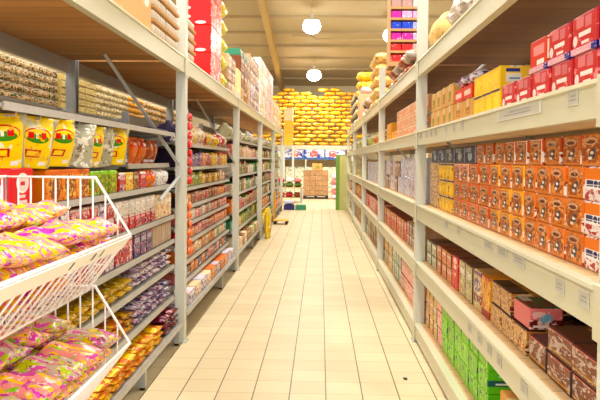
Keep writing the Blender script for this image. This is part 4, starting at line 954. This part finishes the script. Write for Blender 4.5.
# shelf of pale goods below the posters
K['palegoods'] = pack('print_palegoods', (236, 230, 206), [('n', 4, .58, (120, 170, 120)), ('n', 6, .6, (250, 250, 240)), ('n', 8, .66, (210, 90, 70))], .4)
for i in range(9):
    for r in range(3):
        one('grocery_carton', box_mesh(.44, .42, .4, K['palegoods']), f'pale goods carton, {rown(r, 3)} layer, {ordw(i+1)} from left under the posters', 'carton', (-2.4+i*.46, YS+.4, .0015+r*.4215), (0, 0, PI/2), 'pale cartons under the sack rack')
# pallet with the big box stack
pal = empty('pallet', 'dark pallet under the brown carton load at the aisle end', 'pallet', (-.17, 27.3, 0))
for y in (-.45, 0, .45): link('skid', MB().box(-.52, .52, y-.05, y+.05, 0, .02).mesh('skid', M_BLACKP), pal)
for x in (-.46, 0, .46):
    link('block', MB().box(x-.06, x+.06, -.5, .5, .02, .11).mesh('block', M_BLACKP), pal)
for i in range(6): link('top_board', MB().box(-.52, .52, -.5+i*.172, -.5+i*.172+.14, .11, .13).mesh('top_board', M_BLACKP), pal)
K['ploaf'] = pack('print_loadcarton', (176, 140, 104), [('n', 5, .56, (200, 166, 128)), ('n', 8, .6, (150, 96, 72)), ('r', 0, 1, .92, 1, (150, 104, 70))], .6)
for r in range(5):
    for i in range(4):
        one('carton', box_mesh(.255, .208, .9, K['ploaf']), f'brown carton on the pallet, {rown(r, 5)} layer, {ordw(i+1)} from the left', 'carton', (-.17-.387+i*.258, 27.3, .1315+r*.2095), (0, 0, PI/2), 'cartons loaded on the pallet')
one('carton', box_mesh(.42, .28, .4, K['cartong']), 'single brown carton lying on top of the pallet load', 'carton', (-.12, 27.3, .1315+5*.2095), (0, 0, PI/2))
for r in range(5):
    one('flour_sack', pillow(.5, .42, .2, K['gpink'] if r % 2 else K['gwp'], r % 3), f'pink white sack, {rown(r, 5)} of the pile right of the pallet load', 'sack', (.66, 26.9, .0015+r*.202), group='sacks beside the pallet')
# produce stand left of the pallet
st = empty('produce_stand', 'low stand holding greens and red goods left of the pallet', 'stand', (-1.15, 24.6, 0))
for x in (-.45, .45):
    for y in (-.4, .4): link('leg', MB().box(x-.03, x+.03, y-.03, y+.03, 0, .55).mesh('leg', M_GALV), st)
link('top', MB().box(-.5, .5, -.45, .45, .55, .58).mesh('top', M_DECKT), st)
link('lower_shelf', MB().box(-.48, .48, -.43, .43, .18, .2).mesh('lower_shelf', M_DECKT), st)
K['leaf'] = pack('print_leaf', (80, 110, 40), [('n', 4, .54, (50, 70, 26)), ('n', 7, .6, (140, 160, 60))], .6)
for i in range(3):
    one('greens_crate', pillow(.7, .3, .16, K['leaf'], i), f'dark green produce heap, {ordw(i+1)} from the left on the produce stand', 'produce', (-1.15-.32+i*.32, 24.6, .5815), (0, 0, 0), 'greens on the produce stand')
    one('goods_bag', pillow(.6, .3, .18, [K['gred'], K['gwhite'], K['gpink']][i], i), f'{["red", "white", "pink"][i]} bag lying on the greens of the produce stand', 'bag', (-1.15-.32+i*.32, 24.6, .745), (0, 0, 0), 'bags on the greens')
    one('goods_bag', pillow(.6, .3, .18, [K['gorange'], K['gred'], K['gbrown']][i], i), f'{["orange", "red", "brown"][i]} bag on the lower shelf of the produce stand', 'bag', (-1.15-.31+i*.31, 24.6, .2015), (0, 0, 0), 'bags under the greens')
# crates on the floor by the last left post
for i in range(2):
    one('bottle_crate', box_mesh(.36, .16, .34, [K['gblue'], K['gteal']][i]), f'{["blue", "green"][i]} crate on the floor beyond the last left post', 'crate', (-.98+i*.37, 20.9, .0015), group='crates on the floor')
one('goods_bag', pillow(.34, .34, .14, K['bluew'], 1), 'blue white bag lying on the blue crate beyond the last left post', 'bag', (-.98, 20.9, .164))
# yellow low platform trolley
tr = empty('platform_trolley', 'low yellow platform trolley with thin upright handle beside the left shelving', 'trolley', (-.98, 16.2, 0))
link('platform', MB().box(-.16, .2, -.22, .22, .085, .11, .004).mesh('platform', M_YPAINT), tr)
link('handle', MB().tube([(-.15, -.2, .11), (-.15, -.2, .80), (-.15, .2, .80), (-.15, .2, .11)], .014).mesh('handle', M_YPAINT), tr)
for x in (-.12, .16):
    for y in (-.18, .18): link('wheel', MB().lathe([(.001, -.015), (.04, -.015), (.04, .015), (.001, .015)], n=14).mesh('wheel', M_DARK), tr, (x, y, .0405), (PI/2, 0, 0))
one('rice_sack', pouch(.5, .62, .16, pack('print_bigsack', (246, 216, 90), [('e', .5, .4, .3, .2, (230, 140, 60), 'f'), ('n', 4, .56, (250, 240, 200), 'f')], .45)), 'yellow and white upright sack leaning at the left shelving beyond third post', 'sack', (-1.06, 13.3, .0015))
# green display stand at the end of the right rack
gs = empty('display_stand', 'green cardboard display stand at the far end of the right rack', 'stand', (.70, 21.2, 0))
M_GREENP = plain('green_card', (120, 156, 84), .5)
link('side_panel', MB().box(-.18, -.17, -.25, .25, 0, 1.75).mesh('side_panel', M_GREENP), gs); link('side_panel', MB().box(.17, .18, -.25, .25, 0, 1.75).mesh('side_panel', M_GREENP), gs)
link('front_panel', MB().box(-.17, .17, -.25, -.235, 0, 1.75).mesh('front_panel', pack('print_greenpanel', (190, 190, 130), [('n', 3, .56, (214, 196, 140)), ('r', 0, .3, 0, 1, (120, 160, 80))], .5)), gs)
link('base', MB().box(-.17, .17, -.235, .25, 0, .05).mesh('base', M_CARD), gs); link('header', MB().box(-.18, .18, -.25, .25, 1.75, 1.78).mesh('header', M_GREENP), gs)

one('floor_scrap', pillow(.05, .03, .006, M_DARK, 1), 'tiny dark scrap lying on the floor tiles near the right rack', 'litter', (.64, 4.76, .0005))
# ------------------------------------------------------------------ light and camera
w = bpy.data.worlds.new('World'); sc.world = w; w.use_nodes = True
bg = w.node_tree.nodes['Background']; bg.inputs[0].default_value = (.94, .98, 1, 1); bg.inputs[1].default_value = 1.4
cam = bpy.data.cameras.new('Camera'); co = bpy.data.objects.new('Camera', cam); C.objects.link(co)
F = 650.; cam.sensor_width = 36; cam.lens = F/600*36; cam.clip_start = .05; cam.clip_end = 200
yaw = math.atan(20/F); roll = math.radians(.52); pitch = math.radians(1.2)
f = Vector((-math.sin(yaw)*math.cos(pitch), math.cos(yaw)*math.cos(pitch), -math.sin(pitch)))
r = Vector((math.cos(yaw), math.sin(yaw), 0)); d = f.cross(r)
r2 = math.cos(roll)*r-math.sin(roll)*d; d2 = math.sin(roll)*r+math.cos(roll)*d
M = Matrix((r2, -d2, -f)).transposed().to_4x4(); M.translation = Vector((0, 0, 1.6)); co.matrix_world = M
cam.shift_y = -(200-(160+F*math.tan(pitch)))/600
sc.camera = co
sc.view_settings.exposure = .35
sc.cycles.max_bounces = 8; sc.cycles.diffuse_bounces = 5
